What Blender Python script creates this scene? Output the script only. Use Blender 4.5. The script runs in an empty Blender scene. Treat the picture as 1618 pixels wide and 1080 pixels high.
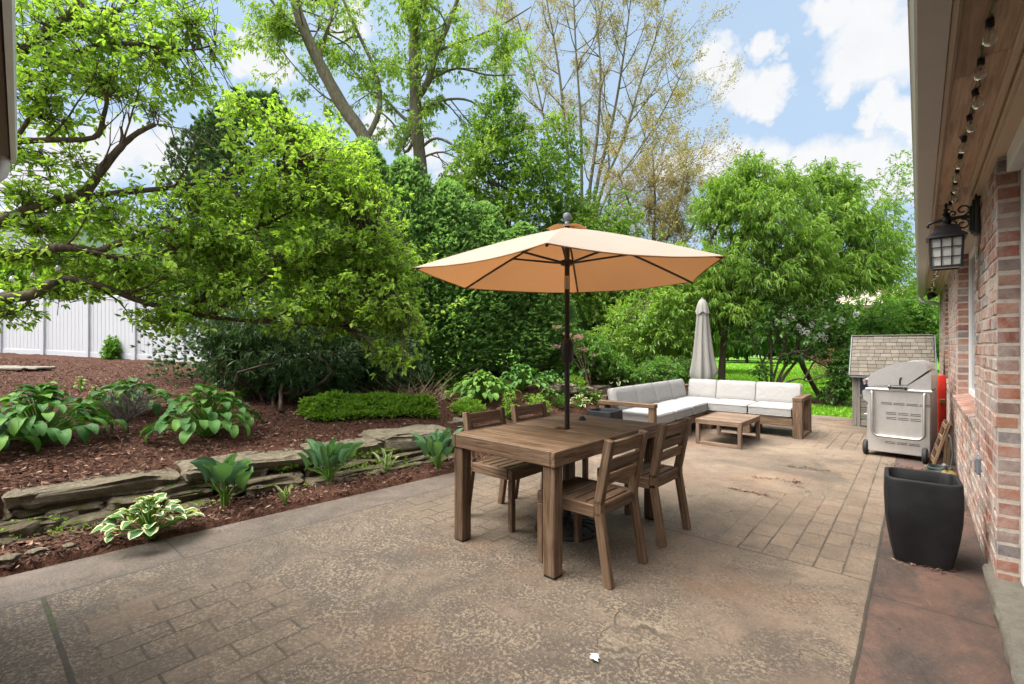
import bpy, math, random
import numpy as np
from mathutils import Vector, Matrix
R = math.radians
rng = np.random.default_rng(7)
random.seed(7)
sc = bpy.context.scene
COL = sc.collection
# ------------------------------------------------------------------ camera frame (used to measure where things stand)
CAMH = 1.364; F = 750.0; HX, HY = 809.0, 547.0
YAW = math.atan(643/750)
RT = np.array([math.cos(YAW), math.sin(YAW), 0.0]); FW = np.array([-math.sin(YAW), math.cos(YAW), 0.0])
def at(px, py, Z):
    p = (px-HX)/F*Z*RT + Z*FW
    return np.array([p[0], p[1], CAMH-(py-HY)/F*Z])
def gp(px, py, z=0.0):
    return at(px, py, F*(CAMH-z)/(py-HY))
def sstep(a, b, x):
    t = np.clip((x-a)/(b-a), 0, 1); return t*t*(3-2*t)
# ------------------------------------------------------------------ small numpy value noise
def vnoise(P, scale, seed=0):
    P = np.asarray(P, float)*scale
    i = np.floor(P).astype(np.int64); f = P-i; f = f*f*(3-2*f)
    def h(a, b, c):
        n = (a*374761393 + b*668265263 + c*2147483647 + seed*1274126177) & 0xffffffff
        n = ((n ^ (n >> 13))*1274126177) & 0xffffffff
        return ((n ^ (n >> 16)) & 0xffff)/65535.0
    r = 0
    for dx in (0, 1):
        for dy in (0, 1):
            for dz in (0, 1):
                w = (f[:, 0] if dx else 1-f[:, 0])*(f[:, 1] if dy else 1-f[:, 1])*(f[:, 2] if dz else 1-f[:, 2])
                r = r + w*h(i[:, 0]+dx, i[:, 1]+dy, i[:, 2]+dz)
    return r
# ------------------------------------------------------------------ mesh builder
def norm(v):
    v = np.asarray(v, float); return v/np.maximum(np.linalg.norm(v, axis=-1, keepdims=True), 1e-9)
def _box_template():
    V = [(sx, sy, sz) for sx in (-1, 1) for sy in (-1, 1) for sz in (-1, 1)]
    idx = {v: i for i, v in enumerate(V)}
    faces = []
    for a in range(3):
        b, c = (a+1) % 3, (a+2) % 3
        for s in (-1, 1):
            q = []
            for (p, r) in ((-1, -1), (1, -1), (1, 1), (-1, 1)):
                k = [0, 0, 0]; k[a] = s; k[b] = p; k[c] = r; q.append(idx[tuple(k)]*3+a)
            faces.append(q if s > 0 else q[::-1])
    for a in range(3):
        b, c = (a+1) % 3, (a+2) % 3
        for p in (-1, 1):
            for r in (-1, 1):
                k0 = [0]*3; k1 = [0]*3; k0[a] = -1; k1[a] = 1
                for k in (k0, k1): k[b] = p; k[c] = r
                i0, i1 = idx[tuple(k0)], idx[tuple(k1)]
                q = [i0*3+b, i1*3+b, i1*3+c, i0*3+c]
                faces.append(q if p*r > 0 else q[::-1])
    tri = []
    for v, i in idx.items():
        q = [i*3, i*3+1, i*3+2]
        tri.append(q if v[0]*v[1]*v[2] > 0 else q[::-1])
    return np.array(V, float), faces, tri
BT = _box_template()
_FQ = np.array(BT[1]); _FT = np.array(BT[2])
class MB:
    def __init__(s):
        s.V = []; s.Fs = []; s.lc = []; s.rn = []; s.n = 0; s.mi = []
    def add(s, V, faces, lc=None, rn=None, mi=0):
        V = np.asarray(V, float).reshape(-1, 3)
        if not isinstance(faces, (list, tuple)): faces = [faces]
        for f in faces:
            f = np.asarray(f, np.int64)
            if f.size: s.Fs.append(f+s.n); s.mi.append(np.full(len(f), mi, np.int32))
        s.V.append(V); s.lc.append(V.copy() if lc is None else np.asarray(lc, float).reshape(-1, 3))
        s.rn.append(np.full(len(V), rng.random()) if rn is None else np.broadcast_to(np.asarray(rn, float), (len(V),)))
        s.n += len(V); return s
    def box(s, c, size, M=None, b=0.004, rn=None, mi=0, axis=None):
        h = np.array(size, float)/2; b = min(b, h.min()*.6)
        C = BT[0]; V = np.zeros((8, 3, 3))
        for a in range(3):
            hh = h-b; hh[a] = h[a]; V[:, a, :] = C*hh
        V = V.reshape(-1, 3)
        o = np.argsort(-np.array(size, float)) if axis is None else [axis, (axis+1) % 3, (axis+2) % 3]
        lc = V[:, o] + rng.random(3)*20
        if M is not None: V = V @ np.asarray(M, float)[:3, :3].T
        return s.add(V+np.array(c, float), [_FQ, _FT], lc, rn, mi)
    def bar(s, p0, p1, w, h, up=(0, 0, 1), b=0.004, rn=None, mi=0):
        p0 = np.array(p0, float); p1 = np.array(p1, float); x = norm(p1-p0)
        up = np.array(up, float)
        if abs(np.dot(up, x)) > .98: up = np.array((0, 1., 0))
        y = norm(np.cross(up, x)); z = np.cross(x, y)
        return s.box((p0+p1)/2, (np.linalg.norm(p1-p0), w, h), np.stack([x, y, z], 1), b, rn, mi, axis=0)
    def tube(s, pts, rad, n=8, cap=True, rn=None, mi=0, flat=1.0):
        pts = np.asarray(pts, float); m = len(pts); rad = np.broadcast_to(np.asarray(rad, float), (m,))
        T = norm(np.gradient(pts, axis=0)); u = np.cross(T[0], (0, 0, 1.))
        if np.linalg.norm(u) < .1: u = np.cross(T[0], (1., 0, 0))
        u = norm(u); V = []; a = np.arange(n)*2*math.pi/n; L = []; d = 0
        for i in range(m):
            u = norm(u-T[i]*np.dot(u, T[i])); w = np.cross(T[i], u)
            V.append(pts[i]+rad[i]*(np.cos(a)[:, None]*u+flat*np.sin(a)[:, None]*w))
            if i: d += np.linalg.norm(pts[i]-pts[i-1])
            L.append(np.stack([np.full(n, d), np.cos(a)*rad[i], np.sin(a)*rad[i]], 1))
        V = np.concatenate(V); L = np.concatenate(L)+rng.random(3)*10
        i = np.arange(m-1)[:, None]*n; j = np.arange(n)[None]; k = (j+1) % n
        Q = np.stack([i+j, i+k, i+n+k, i+n+j], -1).reshape(-1, 4)
        fs = [Q]
        if cap: fs += [np.arange(n)[::-1][None], (np.arange(n)+(m-1)*n)[None]]
        return s.add(V, fs, L, rn, mi)
    def lathe(s, prof, c=(0, 0, 0), n=24, rn=None, mi=0, M=None):
        prof = np.asarray(prof, float); a = np.arange(n)*2*math.pi/n; m = len(prof)
        V = np.stack([prof[:, :1]*np.cos(a), prof[:, :1]*np.sin(a), np.repeat(prof[:, 1:2], n, 1)], -1).reshape(-1, 3)
        if M is not None: V = V @ np.asarray(M, float)[:3, :3].T
        i = np.arange(m-1)[:, None]*n; j = np.arange(n)[None]; k = (j+1) % n
        Q = np.stack([i+j, i+k, i+n+k, i+n+j], -1).reshape(-1, 4)
        return s.add(V+np.array(c, float), [Q, np.arange(n)[::-1][None], (np.arange(n)+(m-1)*n)[None]], None, rn, mi)
    def grid(s, G, rn=None, lc=None, mi=0, wrap=False):
        G = np.asarray(G, float); a, b = G.shape[:2]
        i = np.arange(a-1)[:, None]*b; j = np.arange(b if wrap else b-1)[None]; k = (j+1) % b
        Q = np.stack([i+j, i+k, i+b+k, i+b+j], -1).reshape(-1, 4)
        return s.add(G.reshape(-1, 3), Q, lc, rn, mi)
    def prism(s, poly, y0, y1, M=None, c=(0, 0, 0), rn=None, mi=0):   # polygon in xz, extruded along y
        P = np.asarray(poly, float); n = len(P)
        V = np.concatenate([np.stack([P[:, 0], np.full(n, y0), P[:, 1]], 1), np.stack([P[:, 0], np.full(n, y1), P[:, 1]], 1)])
        if M is not None: V = V @ np.asarray(M, float)[:3, :3].T
        j = np.arange(n); k = (j+1) % n
        return s.add(V+np.array(c, float), [np.stack([j, j+n, k+n, k], 1), j[None], (j+n)[::-1][None]], None, rn, mi)
    def segs(s, P0, P1, R0, R1, n=5, rn=None):
        P0, P1 = np.asarray(P0, float), np.asarray(P1, float)
        if not len(P0): return s
        R0, R1 = np.asarray(R0, float), np.asarray(R1, float)
        T = norm(P1-P0); ref = np.where(np.abs(T[:, 2:3]) > .9, np.array([[1., 0, 0]]), np.array([[0, 0, 1.]]))
        u = norm(np.cross(T, ref)); w = np.cross(T, u); a = np.arange(n)*2*math.pi/n
        ring = np.cos(a)[None, :, None]*u[:, None]+np.sin(a)[None, :, None]*w[:, None]
        V = np.stack([P0[:, None]+ring*R0[:, None, None], P1[:, None]+ring*R1[:, None, None]], 1).reshape(-1, 3)
        i = np.arange(len(P0))[:, None]*2*n; j = np.arange(n)[None]; k = (j+1) % n
        Q = np.stack([i+j, i+k, i+n+k, i+n+j], -1).reshape(-1, 4)
        return s.add(V, Q, None, rn)
    def leaves(s, P, D, L, W, fold=.25, near=True, droop=.0, rn=None):
        """folded leaf blades: base P, direction D, length L, width ratio W"""
        P = np.asarray(P, float); n = len(P); D = norm(D); L = np.broadcast_to(L, (n,))[:, None]
        ref = norm(rng.normal(size=(n, 3))*.45+np.array([0, 0, 1.]))
        S = norm(np.cross(D, ref)); N = np.cross(S, D)
        W = np.broadcast_to(W, (n,))[:, None]
        if near:
            off = [(0, 0, 0), (.3, .5, fold), (.68, .40, fold*.8), (1, 0, -droop), (.68, -.40, fold*.8), (.3, -.5, fold)]
            Q = [[0, 3, 2, 1], [0, 5, 4, 3]]
        else:
            off = [(0, 0, 0), (.45, .5, fold), (1, 0, -droop), (.45, -.5, fold)]; Q = [[0, 3, 2, 1]]
        V = np.stack([P+D*L*a+S*L*W*b+N*L*W*c+np.array([0, 0, -droop])*L*a*a for a, b, c in off], 1)
        k = len(off); lc = np.tile(np.array([(a, b, 0) for a, b, c in off], float), (n, 1))
        r = rng.random(n) if rn is None else rn
        Q = (np.array(Q)[None]+np.arange(n)[:, None, None]*k).reshape(-1, 4)
        return s.add(V.reshape(-1, 3), Q, lc, np.repeat(r, k))
    def mesh(s, name, mats, smooth=False):
        me = bpy.data.meshes.new(name)
        V = np.concatenate(s.V); me.vertices.add(len(V)); me.vertices.foreach_set('co', V.ravel().astype(np.float32))
        li = np.concatenate([f.ravel() for f in s.Fs]); tot = np.concatenate([np.full(len(f), f.shape[1]) for f in s.Fs])
        st = np.concatenate([[0], np.cumsum(tot)[:-1]])
        me.loops.add(len(li)); me.loops.foreach_set('vertex_index', li.astype(np.int32))
        me.polygons.add(len(tot)); me.polygons.foreach_set('loop_start', st.astype(np.int32))
        try: me.polygons.foreach_set('loop_total', tot.astype(np.int32))
        except Exception: pass
        me.polygons.foreach_set('material_index', np.concatenate(s.mi).astype(np.int32))
        me.polygons.foreach_set('use_smooth', np.full(len(tot), bool(smooth)))
        a = me.attributes.new('lc', 'FLOAT_VECTOR', 'POINT'); a.data.foreach_set('vector', np.concatenate(s.lc).ravel().astype(np.float32))
        a = me.attributes.new('rnd', 'FLOAT', 'POINT'); a.data.foreach_set('value', np.concatenate(s.rn).astype(np.float32))
        for m in (mats if isinstance(mats, (list, tuple)) else [mats]): me.materials.append(m)
        me.update(calc_edges=True)
        return me
    def build(s, name, mats, parent=None, smooth=False, loc=None, angle=None):
        me = s.mesh(name, mats, smooth or angle is not None)
        if angle is not None:
            try: me.set_sharp_from_angle(angle=R(angle))
            except Exception: pass
        o = bpy.data.objects.new(name, me); COL.objects.link(o)
        if parent is not None: o.parent = parent
        if loc is not None: o.location = loc
        return o
def tag(o, label=None, cat=None, group=None, kind=None):
    if label: o['label'] = label
    if cat: o['category'] = cat
    if group: o['group'] = group
    if kind: o['kind'] = kind
    return o
def empty(name, loc=(0, 0, 0), rz=0.0, **k):
    o = bpy.data.objects.new(name, None); COL.objects.link(o); o.location = loc; o.rotation_euler = (0, 0, rz)
    o.empty_display_size = .1
    return tag(o, **k)
def copy_tree(o, parent=None):
    c = o.copy(); COL.objects.link(c); c.parent = parent
    for ch in [x for x in list(COL.objects) if x.parent == o]: copy_tree(ch, c)
    return c
# ------------------------------------------------------------------ material node helper
class NT:
    def __init__(s, name):
        s.m = bpy.data.materials.new(name); s.m.use_nodes = True; s.t = s.m.node_tree; s.t.nodes.clear()
        s.out = s.t.nodes.new('ShaderNodeOutputMaterial')
    def n(s, typ, **kw):
        x = s.t.nodes.new(typ)
        for k, v in kw.items(): setattr(x, k, v)
        return x
    def put(s, sock, v):
        if v is None: return
        if isinstance(v, bpy.types.NodeSocket): s.t.links.new(v, sock)
        elif isinstance(v, (tuple, list)) and sock.type == 'RGBA' and len(v) == 3: sock.default_value = (*v, 1)
        else: sock.default_value = v
    def math(s, op, a, b=None, c=None, clamp=False):
        x = s.n('ShaderNodeMath', operation=op, use_clamp=clamp)
        for i, v in enumerate((a, b, c)): s.put(x.inputs[i], v)
        return x.outputs[0]
    def mix(s, f, a, b, blend='MIX'):
        x = s.n('ShaderNodeMix', data_type='RGBA', blend_type=blend)
        s.put(x.inputs[0], f); s.put(x.inputs[6], a); s.put(x.inputs[7], b); return x.outputs[2]
    def noise(s, vec, scale, detail=4, rough=.55, dist=0., col=False):
        x = s.n('ShaderNodeTexNoise'); s.put(x.inputs['Vector'], vec); x.inputs['Scale'].default_value = scale
        x.inputs['Detail'].default_value = detail; x.inputs['Roughness'].default_value = rough; x.inputs['Distortion'].default_value = dist
        return x.outputs['Color' if col else 'Fac']
    def vor(s, vec, scale, feat='F1', out='Distance', rand=1.):
        x = s.n('ShaderNodeTexVoronoi', feature=feat); s.put(x.inputs['Vector'], vec); x.inputs['Scale'].default_value = scale
        x.inputs['Randomness'].default_value = rand; return x.outputs[out]
    def ramp(s, f, stops, interp='LINEAR'):
        x = s.n('ShaderNodeValToRGB'); s.put(x.inputs[0], f); e = x.color_ramp; e.interpolation = interp
        while len(e.elements) < len(stops): e.elements.new(.5)
        for k, (p, c) in zip(e.elements, stops):
            k.position = p; k.color = (*c, 1) if isinstance(c, (tuple, list)) else (c, c, c, 1)
        return x.outputs[0]
    def mapr(s, f, a, b, c=0., d=1.):
        x = s.n('ShaderNodeMapRange'); s.put(x.inputs[0], f)
        for i, v in enumerate((a, b, c, d)): x.inputs[i+1].default_value = v
        return x.outputs[0]
    def obj(s): return s.n('ShaderNodeTexCoord').outputs['Object']
    def attr(s, name, out='Vector'): return s.n('ShaderNodeAttribute', attribute_name=name).outputs[out]
    def xyz(s, v):
        x = s.n('ShaderNodeSeparateXYZ'); s.put(x.inputs[0], v); return x.outputs
    def comb(s, a, b, c):
        x = s.n('ShaderNodeCombineXYZ')
        for i, v in enumerate((a, b, c)): s.put(x.inputs[i], v)
        return x.outputs[0]
    def vmul(s, v, k):
        x = s.n('ShaderNodeVectorMath', operation='MULTIPLY'); s.put(x.inputs[0], v); s.put(x.inputs[1], k); return x.outputs[0]
    def vadd(s, v, k):
        x = s.n('ShaderNodeVectorMath', operation='ADD'); s.put(x.inputs[0], v); s.put(x.inputs[1], k); return x.outputs[0]
    def bump(s, h, strength=.5, dist=.01, nrm=None):
        x = s.n('ShaderNodeBump'); s.put(x.inputs['Height'], h); x.inputs['Strength'].default_value = strength
        x.inputs['Distance'].default_value = dist
        if nrm is not None: s.put(x.inputs['Normal'], nrm)
        return x.outputs[0]
    def bsdf(s, col, rough=.6, metal=0., spec=.5, nrm=None, trans=None, tcol=None, **kw):
        x = s.n('ShaderNodeBsdfPrincipled'); s.put(x.inputs['Base Color'], col); s.put(x.inputs['Roughness'], rough)
        s.put(x.inputs['Metallic'], metal); s.put(x.inputs['Specular IOR Level'], spec)
        if nrm is not None: s.put(x.inputs['Normal'], nrm)
        for k, v in kw.items(): s.put(x.inputs[k], v)
        o = x.outputs[0]
        if trans:
            t = s.n('ShaderNodeBsdfTranslucent'); s.put(t.inputs[0], tcol if tcol is not None else col)
            mx = s.n('ShaderNodeMixShader'); mx.inputs[0].default_value = trans
            s.t.links.new(o, mx.inputs[1]); s.t.links.new(t.outputs[0], mx.inputs[2]); o = mx.outputs[0]
        s.t.links.new(o, s.out.inputs[0]); return s.m
M = {}
def simple(name, col, rough=.5, metal=0., spec=.5, nscale=8., var=.15, bump=0., **kw):
    t = NT(name); v = t.obj(); f = t.noise(v, nscale, 5)
    c = t.mix(f, tuple(x*(1-var) for x in col), tuple(min(1, x*(1+var)) for x in col))
    nr = t.bump(t.noise(v, nscale*8, 3), bump, .004) if bump else None
    M[name] = t.bsdf(c, t.mapr(f, .2, .8, max(0, rough-.08), min(1, rough+.08)), metal, spec, nr, **kw); return M[name]
def wood(name, c0, c1, c2, rough=.62):
    t = NT(name); v = t.attr('lc'); r = t.attr('rnd', 'Fac')
    g = t.noise(t.vmul(v, (3., 70., 70.)), 1., 5, .65, .6); g2 = t.noise(t.vmul(v, (9., 260., 260.)), 1., 3, .6); bl = t.noise(v, 2.5, 4)
    c = t.ramp(g, [(.33, c0), (.5, c1), (.68, c2)])
    c = t.mix(t.mapr(g2, .35, .7), c, tuple(x*.72 for x in c1), 'MIX') if False else t.mix(t.mapr(g2, .5, .8, 0, .45), c, c0)
    c = t.mix(t.mapr(t.noise(t.vmul(v, (2.2, 24., 24.)), 1., 5, .7), .54, .72, 0, .5), c, tuple(x*1.15+.035 for x in c2)); c = t.mix(t.mapr(bl, .5, .8, 0, .4), c, tuple(x*1.25+.03 for x in c2))
    hs = t.n('ShaderNodeHueSaturation'); t.put(hs.inputs['Value'], t.mapr(r, 0, 1, .74, 1.22)); t.put(hs.inputs['Color'], c)
    M[name] = t.bsdf(hs.outputs[0], t.mapr(g, .2, .8, rough-.1, rough+.12), 0, .35, t.bump(t.math('ADD', g, g2), .35, .002))
wood('weathered_wood', (.034, .018, .010), (.118, .069, .037), (.225, .145, .088))
wood('pale_wood', (.075, .048, .031), (.155, .10, .066), (.22, .152, .105))
wood('soffit_wood', (.26, .17, .11), (.40, .28, .19), (.5, .37, .265), .75)
wood('grey_wood', (.09, .08, .067), (.155, .138, .117), (.22, .20, .17), .8)
def leafmat(name, cols, tmul=(1.5, 1.55, .7), trans=.42, rough=.42, spec=.35):
    t = NT(name); r = t.attr('rnd', 'Fac'); lc = t.xyz(t.attr('lc'))
    c = t.ramp(r, [(i/(len(cols)-1), x) for i, x in enumerate(cols)])
    big = t.noise(t.obj(), .9, 3)
    c = t.mix(t.mapr(big, .35, .65, 0, .45), c, cols[0])
    rib = t.math('LESS_THAN', t.math('ABSOLUTE', lc[1]), .03)
    c = t.mix(t.math('MULTIPLY', rib, .25), c, tuple(min(1, x*1.6) for x in cols[-1]))
    M[name] = t.bsdf(c, rough, 0, spec, None, trans, t.mix(1., c, (*tmul, 1), 'MULTIPLY')); return M[name]
leafmat('euonymus_leaf', [(.17, .29, .04), (.24, .39, .055), (.32, .47, .08), (.43, .56, .14)], trans=.5)
leafmat('peach_leaf', [(.105, .21, .028), (.16, .29, .036), (.22, .355, .055), (.32, .44, .10)])
leafmat('arborvitae_leaf', [(.09, .18, .07), (.15, .28, .10), (.23, .38, .13), (.36, .50, .19)], trans=.48, tmul=(1.2, 1.3, .7))
leafmat('juniper_leaf', [(.035, .08, .03), (.055, .115, .038), (.08, .15, .05), (.11, .19, .06)], trans=.25, tmul=(1.2, 1.2, .8))
leafmat('poplar_leaf', [(.16, .26, .04), (.22, .34, .055), (.28, .40, .085), (.36, .45, .13)])
leafmat('bud_leaf', [(.30, .26, .10), (.38, .33, .13), (.46, .40, .18), (.38, .40, .13)], tmul=(1.2, 1.1, .8), trans=.3)
leafmat('maple_leaf', [(.085, .17, .022), (.13, .24, .03), (.18, .305, .042), (.25, .37, .065)])
leafmat('shrub_leaf', [(.05, .135, .02), (.085, .2, .027), (.125, .26, .038), (.19, .33, .05)])
leafmat('dark_leaf', [(.035, .09, .018), (.055, .13, .023), (.08, .175, .03), (.12, .22, .04)])
leafmat('lime_leaf', [(.11, .22, .02), (.16, .30, .03), (.22, .37, .05), (.28, .42, .07)])
leafmat('grass_blade', [(.13, .29, .02), (.18, .38, .026), (.23, .44, .035), (.28, .49, .05)], trans=.35)
leafmat('red_leaf', [(.16, .07, .055), (.22, .1, .075), (.27, .14, .10), (.2, .15, .07)], trans=.25)
leafmat('pink_flower', [(.30, .17, .15), (.38, .24, .2), (.45, .30, .26), (.5, .36, .33)], trans=.2)
leafmat('lilac_flower', [(.45, .40, .5), (.55, .5, .6), (.62, .58, .66), (.7, .66, .72)], trans=.2)
def hostamat(name, cols, cream=None):
    t = NT(name); r = t.attr('rnd', 'Fac'); lc = t.attr('lc'); x = t.xyz(lc)
    c = t.ramp(r, [(i/(len(cols)-1), k) for i, k in enumerate(cols)])
    vv = t.math('ABSOLUTE', x[1])
    vein = t.math('ABSOLUTE', t.math('SINE', t.math('ADD', t.math('MULTIPLY', vv, 26.), t.math('MULTIPLY', x[0], -6.))))
    c = t.mix(t.mapr(vein, 0, .35, .3, 0), c, tuple(min(1, k*1.7) for k in cols[-1]))
    if cream:
        e = t.math('ADD', vv, t.math('MULTIPLY', t.math('SUBTRACT', t.noise(t.vadd(t.vmul(lc, (9., 3., 3.)), t.comb(t.math('MULTIPLY', r, 50.), 0., 0.)), 1., 3), .42), .6))
        e = t.math('ADD', e, t.math('MULTIPLY', t.math('POWER', x[0], 6.), .25))
        c = t.mix(t.mapr(e, .66, .76), c, cream)
    sp = t.noise(t.obj(), 30, 3)
    M[name] = t.bsdf(c, t.mapr(sp, .3, .7, .42, .6), 0, .28, t.bump(vein, .35, .004), .22, t.mix(1., c, (1.4, 1.5, .6, 1), 'MULTIPLY'))
hostamat('hosta_leaf', [(.028, .095, .022), (.045, .135, .026), (.07, .18, .03), (.13, .265, .04)])
hostamat('light_hosta_leaf', [(.07, .18, .025), (.10, .23, .03), (.14, .28, .04), (.20, .34, .06)])
hostamat('blue_hosta_leaf', [(.055, .13, .07), (.075, .165, .085), (.095, .2, .09), (.12, .24, .09)])
hostamat('variegated_leaf', [(.03, .11, .035), (.045, .14, .04), (.06, .17, .045), (.08, .2, .05)], (.62, .58, .33))
hostamat('cream_leaf', [(.07, .18, .04), (.10, .22, .05), (.13, .26, .06), (.16, .28, .07)], (.68, .68, .45))
# bark, soil, stone
def barkmat(name, c0, c1, moss=None):
    t = NT(name); v = t.obj(); g = t.noise(t.vmul(v, (1., 1., .25)), 22., 6, .7); b = t.noise(v, 3., 4)
    c = t.ramp(g, [(.3, c0), (.7, c1)])
    if moss: c = t.mix(t.mapr(b, .5, .72, 0, .6), c, moss)
    M[name] = t.bsdf(c, .9, 0, .2, t.bump(g, .8, .02))
barkmat('bark', (.045, .032, .022), (.15, .115, .08))
barkmat('grey_bark', (.07, .058, .043), (.22, .19, .145), (.12, .12, .05))
barkmat('twig_bark', (.10, .07, .045), (.22, .165, .105))
barkmat('tan_twig', (.17, .115, .07), (.34, .25, .165))
barkmat('grey_twig', (.09, .075, .065), (.20, .17, .15))
def mulch():
    t = NT('mulch_and_lawn'); v = t.obj(); w = t.attr('rnd', 'Fac')
    a = t.noise(t.vmul(v, (1., 1., 1.)), 60., 5, .7, 1.5); b = t.noise(v, 1.3, 4); d = t.vor(t.vadd(v, t.vmul(t.noise(v, 25, 2, col=True), (.05, .05, .05))), 55.)
    mc = t.ramp(a, [(.25, (.028, .012, .008)), (.5, (.085, .036, .022)), (.72, (.17, .082, .052))])
    mc = t.mix(t.mapr(b, .35, .7, 0, .4), mc, (.12, .058, .038))
    gc = t.ramp(t.noise(v, 40., 4, .7), [(.3, (.06, .16, .012)), (.7, (.14, .31, .025))])
    gc = t.mix(t.mapr(t.noise(v, .35, 3), .4, .65, 0, .5), gc, (.12, .25, .03))
    k = t.mapr(t.math('ADD', w, t.math('MULTIPLY', t.math('SUBTRACT', t.noise(v, 5., 4), .5), .5)), .46, .54)
    M['ground'] = t.bsdf(t.mix(k, gc, mc), .92, 0, .15, t.bump(t.math('ADD', a, d), .9, .03))
mulch()
def chip():
    t = NT('bark_chip'); r = t.attr('rnd', 'Fac')
    c = t.ramp(r, [(0, (.032, .016, .011)), (.45, (.092, .043, .029)), (.85, (.17, .09, .06)), (1, (.34, .24, .175))])
    M['chip'] = t.bsdf(c, .85, 0, .2, None)
chip()
def stone(name, c0, c1, c2, moss):
    t = NT(name); v = t.obj(); r = t.attr('rnd', 'Fac'); p = t.vadd(v, t.comb(t.math('MULTIPLY', r, 17.), t.math('MULTIPLY', r, 5.), 0.))
    a = t.noise(t.vmul(p, (1., 1., 1.8)), 11., 9, .78, 0.); b = t.noise(p, 38., 6, .8); st = t.noise(t.vmul(p, (1.5, 1.5, 40.)), 1., 4, .6)
    c = t.ramp(a, [(.3, c0), (.5, c1), (.7, c2)])
    c = t.mix(t.mapr(b, .5, .75, 0, .5), c, tuple(k*.45 for k in c0))
    n = t.noise(v, 5.5, 5, .7); nz = t.xyz(t.n('ShaderNodeNewGeometry').outputs['Normal'])[2]
    mk = t.mapr(t.math('ADD', n, t.math('MULTIPLY', nz, moss[1])), .62, .74)
    mk = t.math('MULTIPLY', mk, .85)
    c = t.mix(mk, c, t.mix(b, (.03, .05, .006), (.11, .14, .02)))
    M[name] = t.bsdf(c, .9, 0, .2, t.bump(t.math('ADD', t.math('ADD', a, t.math('MULTIPLY', st, .35)), t.math('MULTIPLY', b, 1.2)), 1., .035))
stone('cap_stone', (.13, .104, .07), (.245, .207, .142), (.37, .325, .24), (0, -.06))
stone('wall_stone', (.08, .063, .042), (.16, .13, .085), (.27, .225, .15), (0, .1))
stone('lime_stone', (.22, .195, .16), (.30, .27, .22), (.36, .33, .275), (0, -.4))
def patio():
    t = NT('stamped_concrete'); v = t.obj(); x, y, z = t.xyz(v)
    wv = t.vadd(v, t.vmul(t.vadd(t.noise(v, 3., 3, col=True), (-.5, -.5, -.5)), (.012, .012, 0.)))
    wx, wy, _ = t.xyz(wv)
    A = t.noise(v, .55, 5, .6, .3); B = t.noise(v, 1.7, 8, .72, .8); Cn = t.noise(v, 52., 7, .78, 0.); D = t.noise(v, 120., 4, .75); E = t.noise(t.vadd(v, (11., 3., 0.)), 5., 9, .78, 1.)
    c = t.ramp(A, [(.36, (.098, .074, .056)), (.5, (.170, .124, .090)), (.62, (.255, .190, .137))])
    dk = t.math('ADD', t.math('MULTIPLY', B, .5), t.math('MULTIPLY', E, .5))
    # worn, dirty open slab; cleaner by the far stamped bricks
    far = t.mapr(t.math('ADD', y, t.math('MULTIPLY', x, .45)), .8, 3.4, .05, -.075)
    worn = t.mapr(t.math('ADD', dk, far), .42, .53)
    c = t.mix(t.math('MULTIPLY', worn, .88), c, t.mix(t.mapr(D, .35, .65), (.046, .037, .030), (.10, .079, .061)))
    # pale aggregate showing through the dark film
    pl = t.math('ADD', t.math('MULTIPLY', Cn, .72), t.math('MULTIPLY', E, .28))
    sp = t.mapr(t.math('ADD', pl, t.math('MULTIPLY', worn, -.012)), .50, .535)
    c = t.mix(t.math('MULTIPLY', sp, t.mapr(worn, 0, 1, .35, .82)), c, t.mix(A, (.225, .17, .118), (.335, .268, .19)))
    # dark pits in the clean parts
    c = t.mix(t.math('MULTIPLY', t.mapr(t.noise(v, 70., 5, .75), .56, .64), .55), c, (.045, .034, .027))
    c = t.mix(t.mapr(t.noise(v, 60., 3, .6), .66, .74, 0, .6), c, (.43, .36, .26))
    # broad damp dirt stains
    c = t.mix(t.mapr(t.noise(t.vadd(v, (3., 17., 0.)), 1.15, 8, .68, .5), .50, .62, 0, .52), c, t.mix(D, (.045, .037, .031), (.095, .076, .06)))
    # rust / orange wash
    c = t.mix(t.mapr(t.noise(t.vadd(v, (5., 9., 0.)), .9, 4), .54, .72, 0, .34), c, (.22, .11, .056))
    # crack like slate ridges
    cr = t.vor(t.vadd(t.vmul(v, (1., .7, 1.)), t.vmul(t.noise(v, 1.6, 5, col=True), (.9, .9, 0.))), .8, 'DISTANCE_TO_EDGE')
    crl = t.mapr(cr, .002, .006, 1, 0); cr2 = t.mapr(cr, .005, .016, 1, 0)
    crm = t.math('MULTIPLY', crl, t.mapr(t.noise(v, 1.6, 3), .5, .6))
    c = t.mix(t.math('MULTIPLY', t.math('MULTIPLY', cr2, t.mapr(t.noise(v, 1.6, 3), .5, .6)), .3), c, (.33, .26, .18))
    c = t.mix(t.math('MULTIPLY', crm, .75), c, (.05, .038, .028))
    def line(coord, pos, w): return t.math('LESS_THAN', t.math('ABSOLUTE', t.math('SUBTRACT', coord, pos)), w)
    def box(x0, x1, y0, y1, soft=.12):
        nx = t.math('ADD', x, t.math('MULTIPLY', t.math('SUBTRACT', t.noise(v, 2.2, 2), .5), 2*soft))
        ny = t.math('ADD', y, t.math('MULTIPLY', t.math('SUBTRACT', t.noise(t.vadd(v, (7., 0., 0.)), 2.2, 2), .5), 2*soft))
        m = t.math('MULTIPLY', t.math('GREATER_THAN', nx, x0), t.math('LESS_THAN', nx, x1))
        return t.math('MULTIPLY', m, t.math('MULTIPLY', t.math('GREATER_THAN', ny, y0), t.math('LESS_THAN', ny, y1)))
    br = t.n('ShaderNodeTexBrick'); br.offset = .5; br.squash = 1.
    t.put(br.inputs['Vector'], t.comb(wy, t.math('ADD', wx, .205+.146*40), 0.)); br.offset_frequency = 2; br.inputs['Scale'].default_value = 1.
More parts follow.
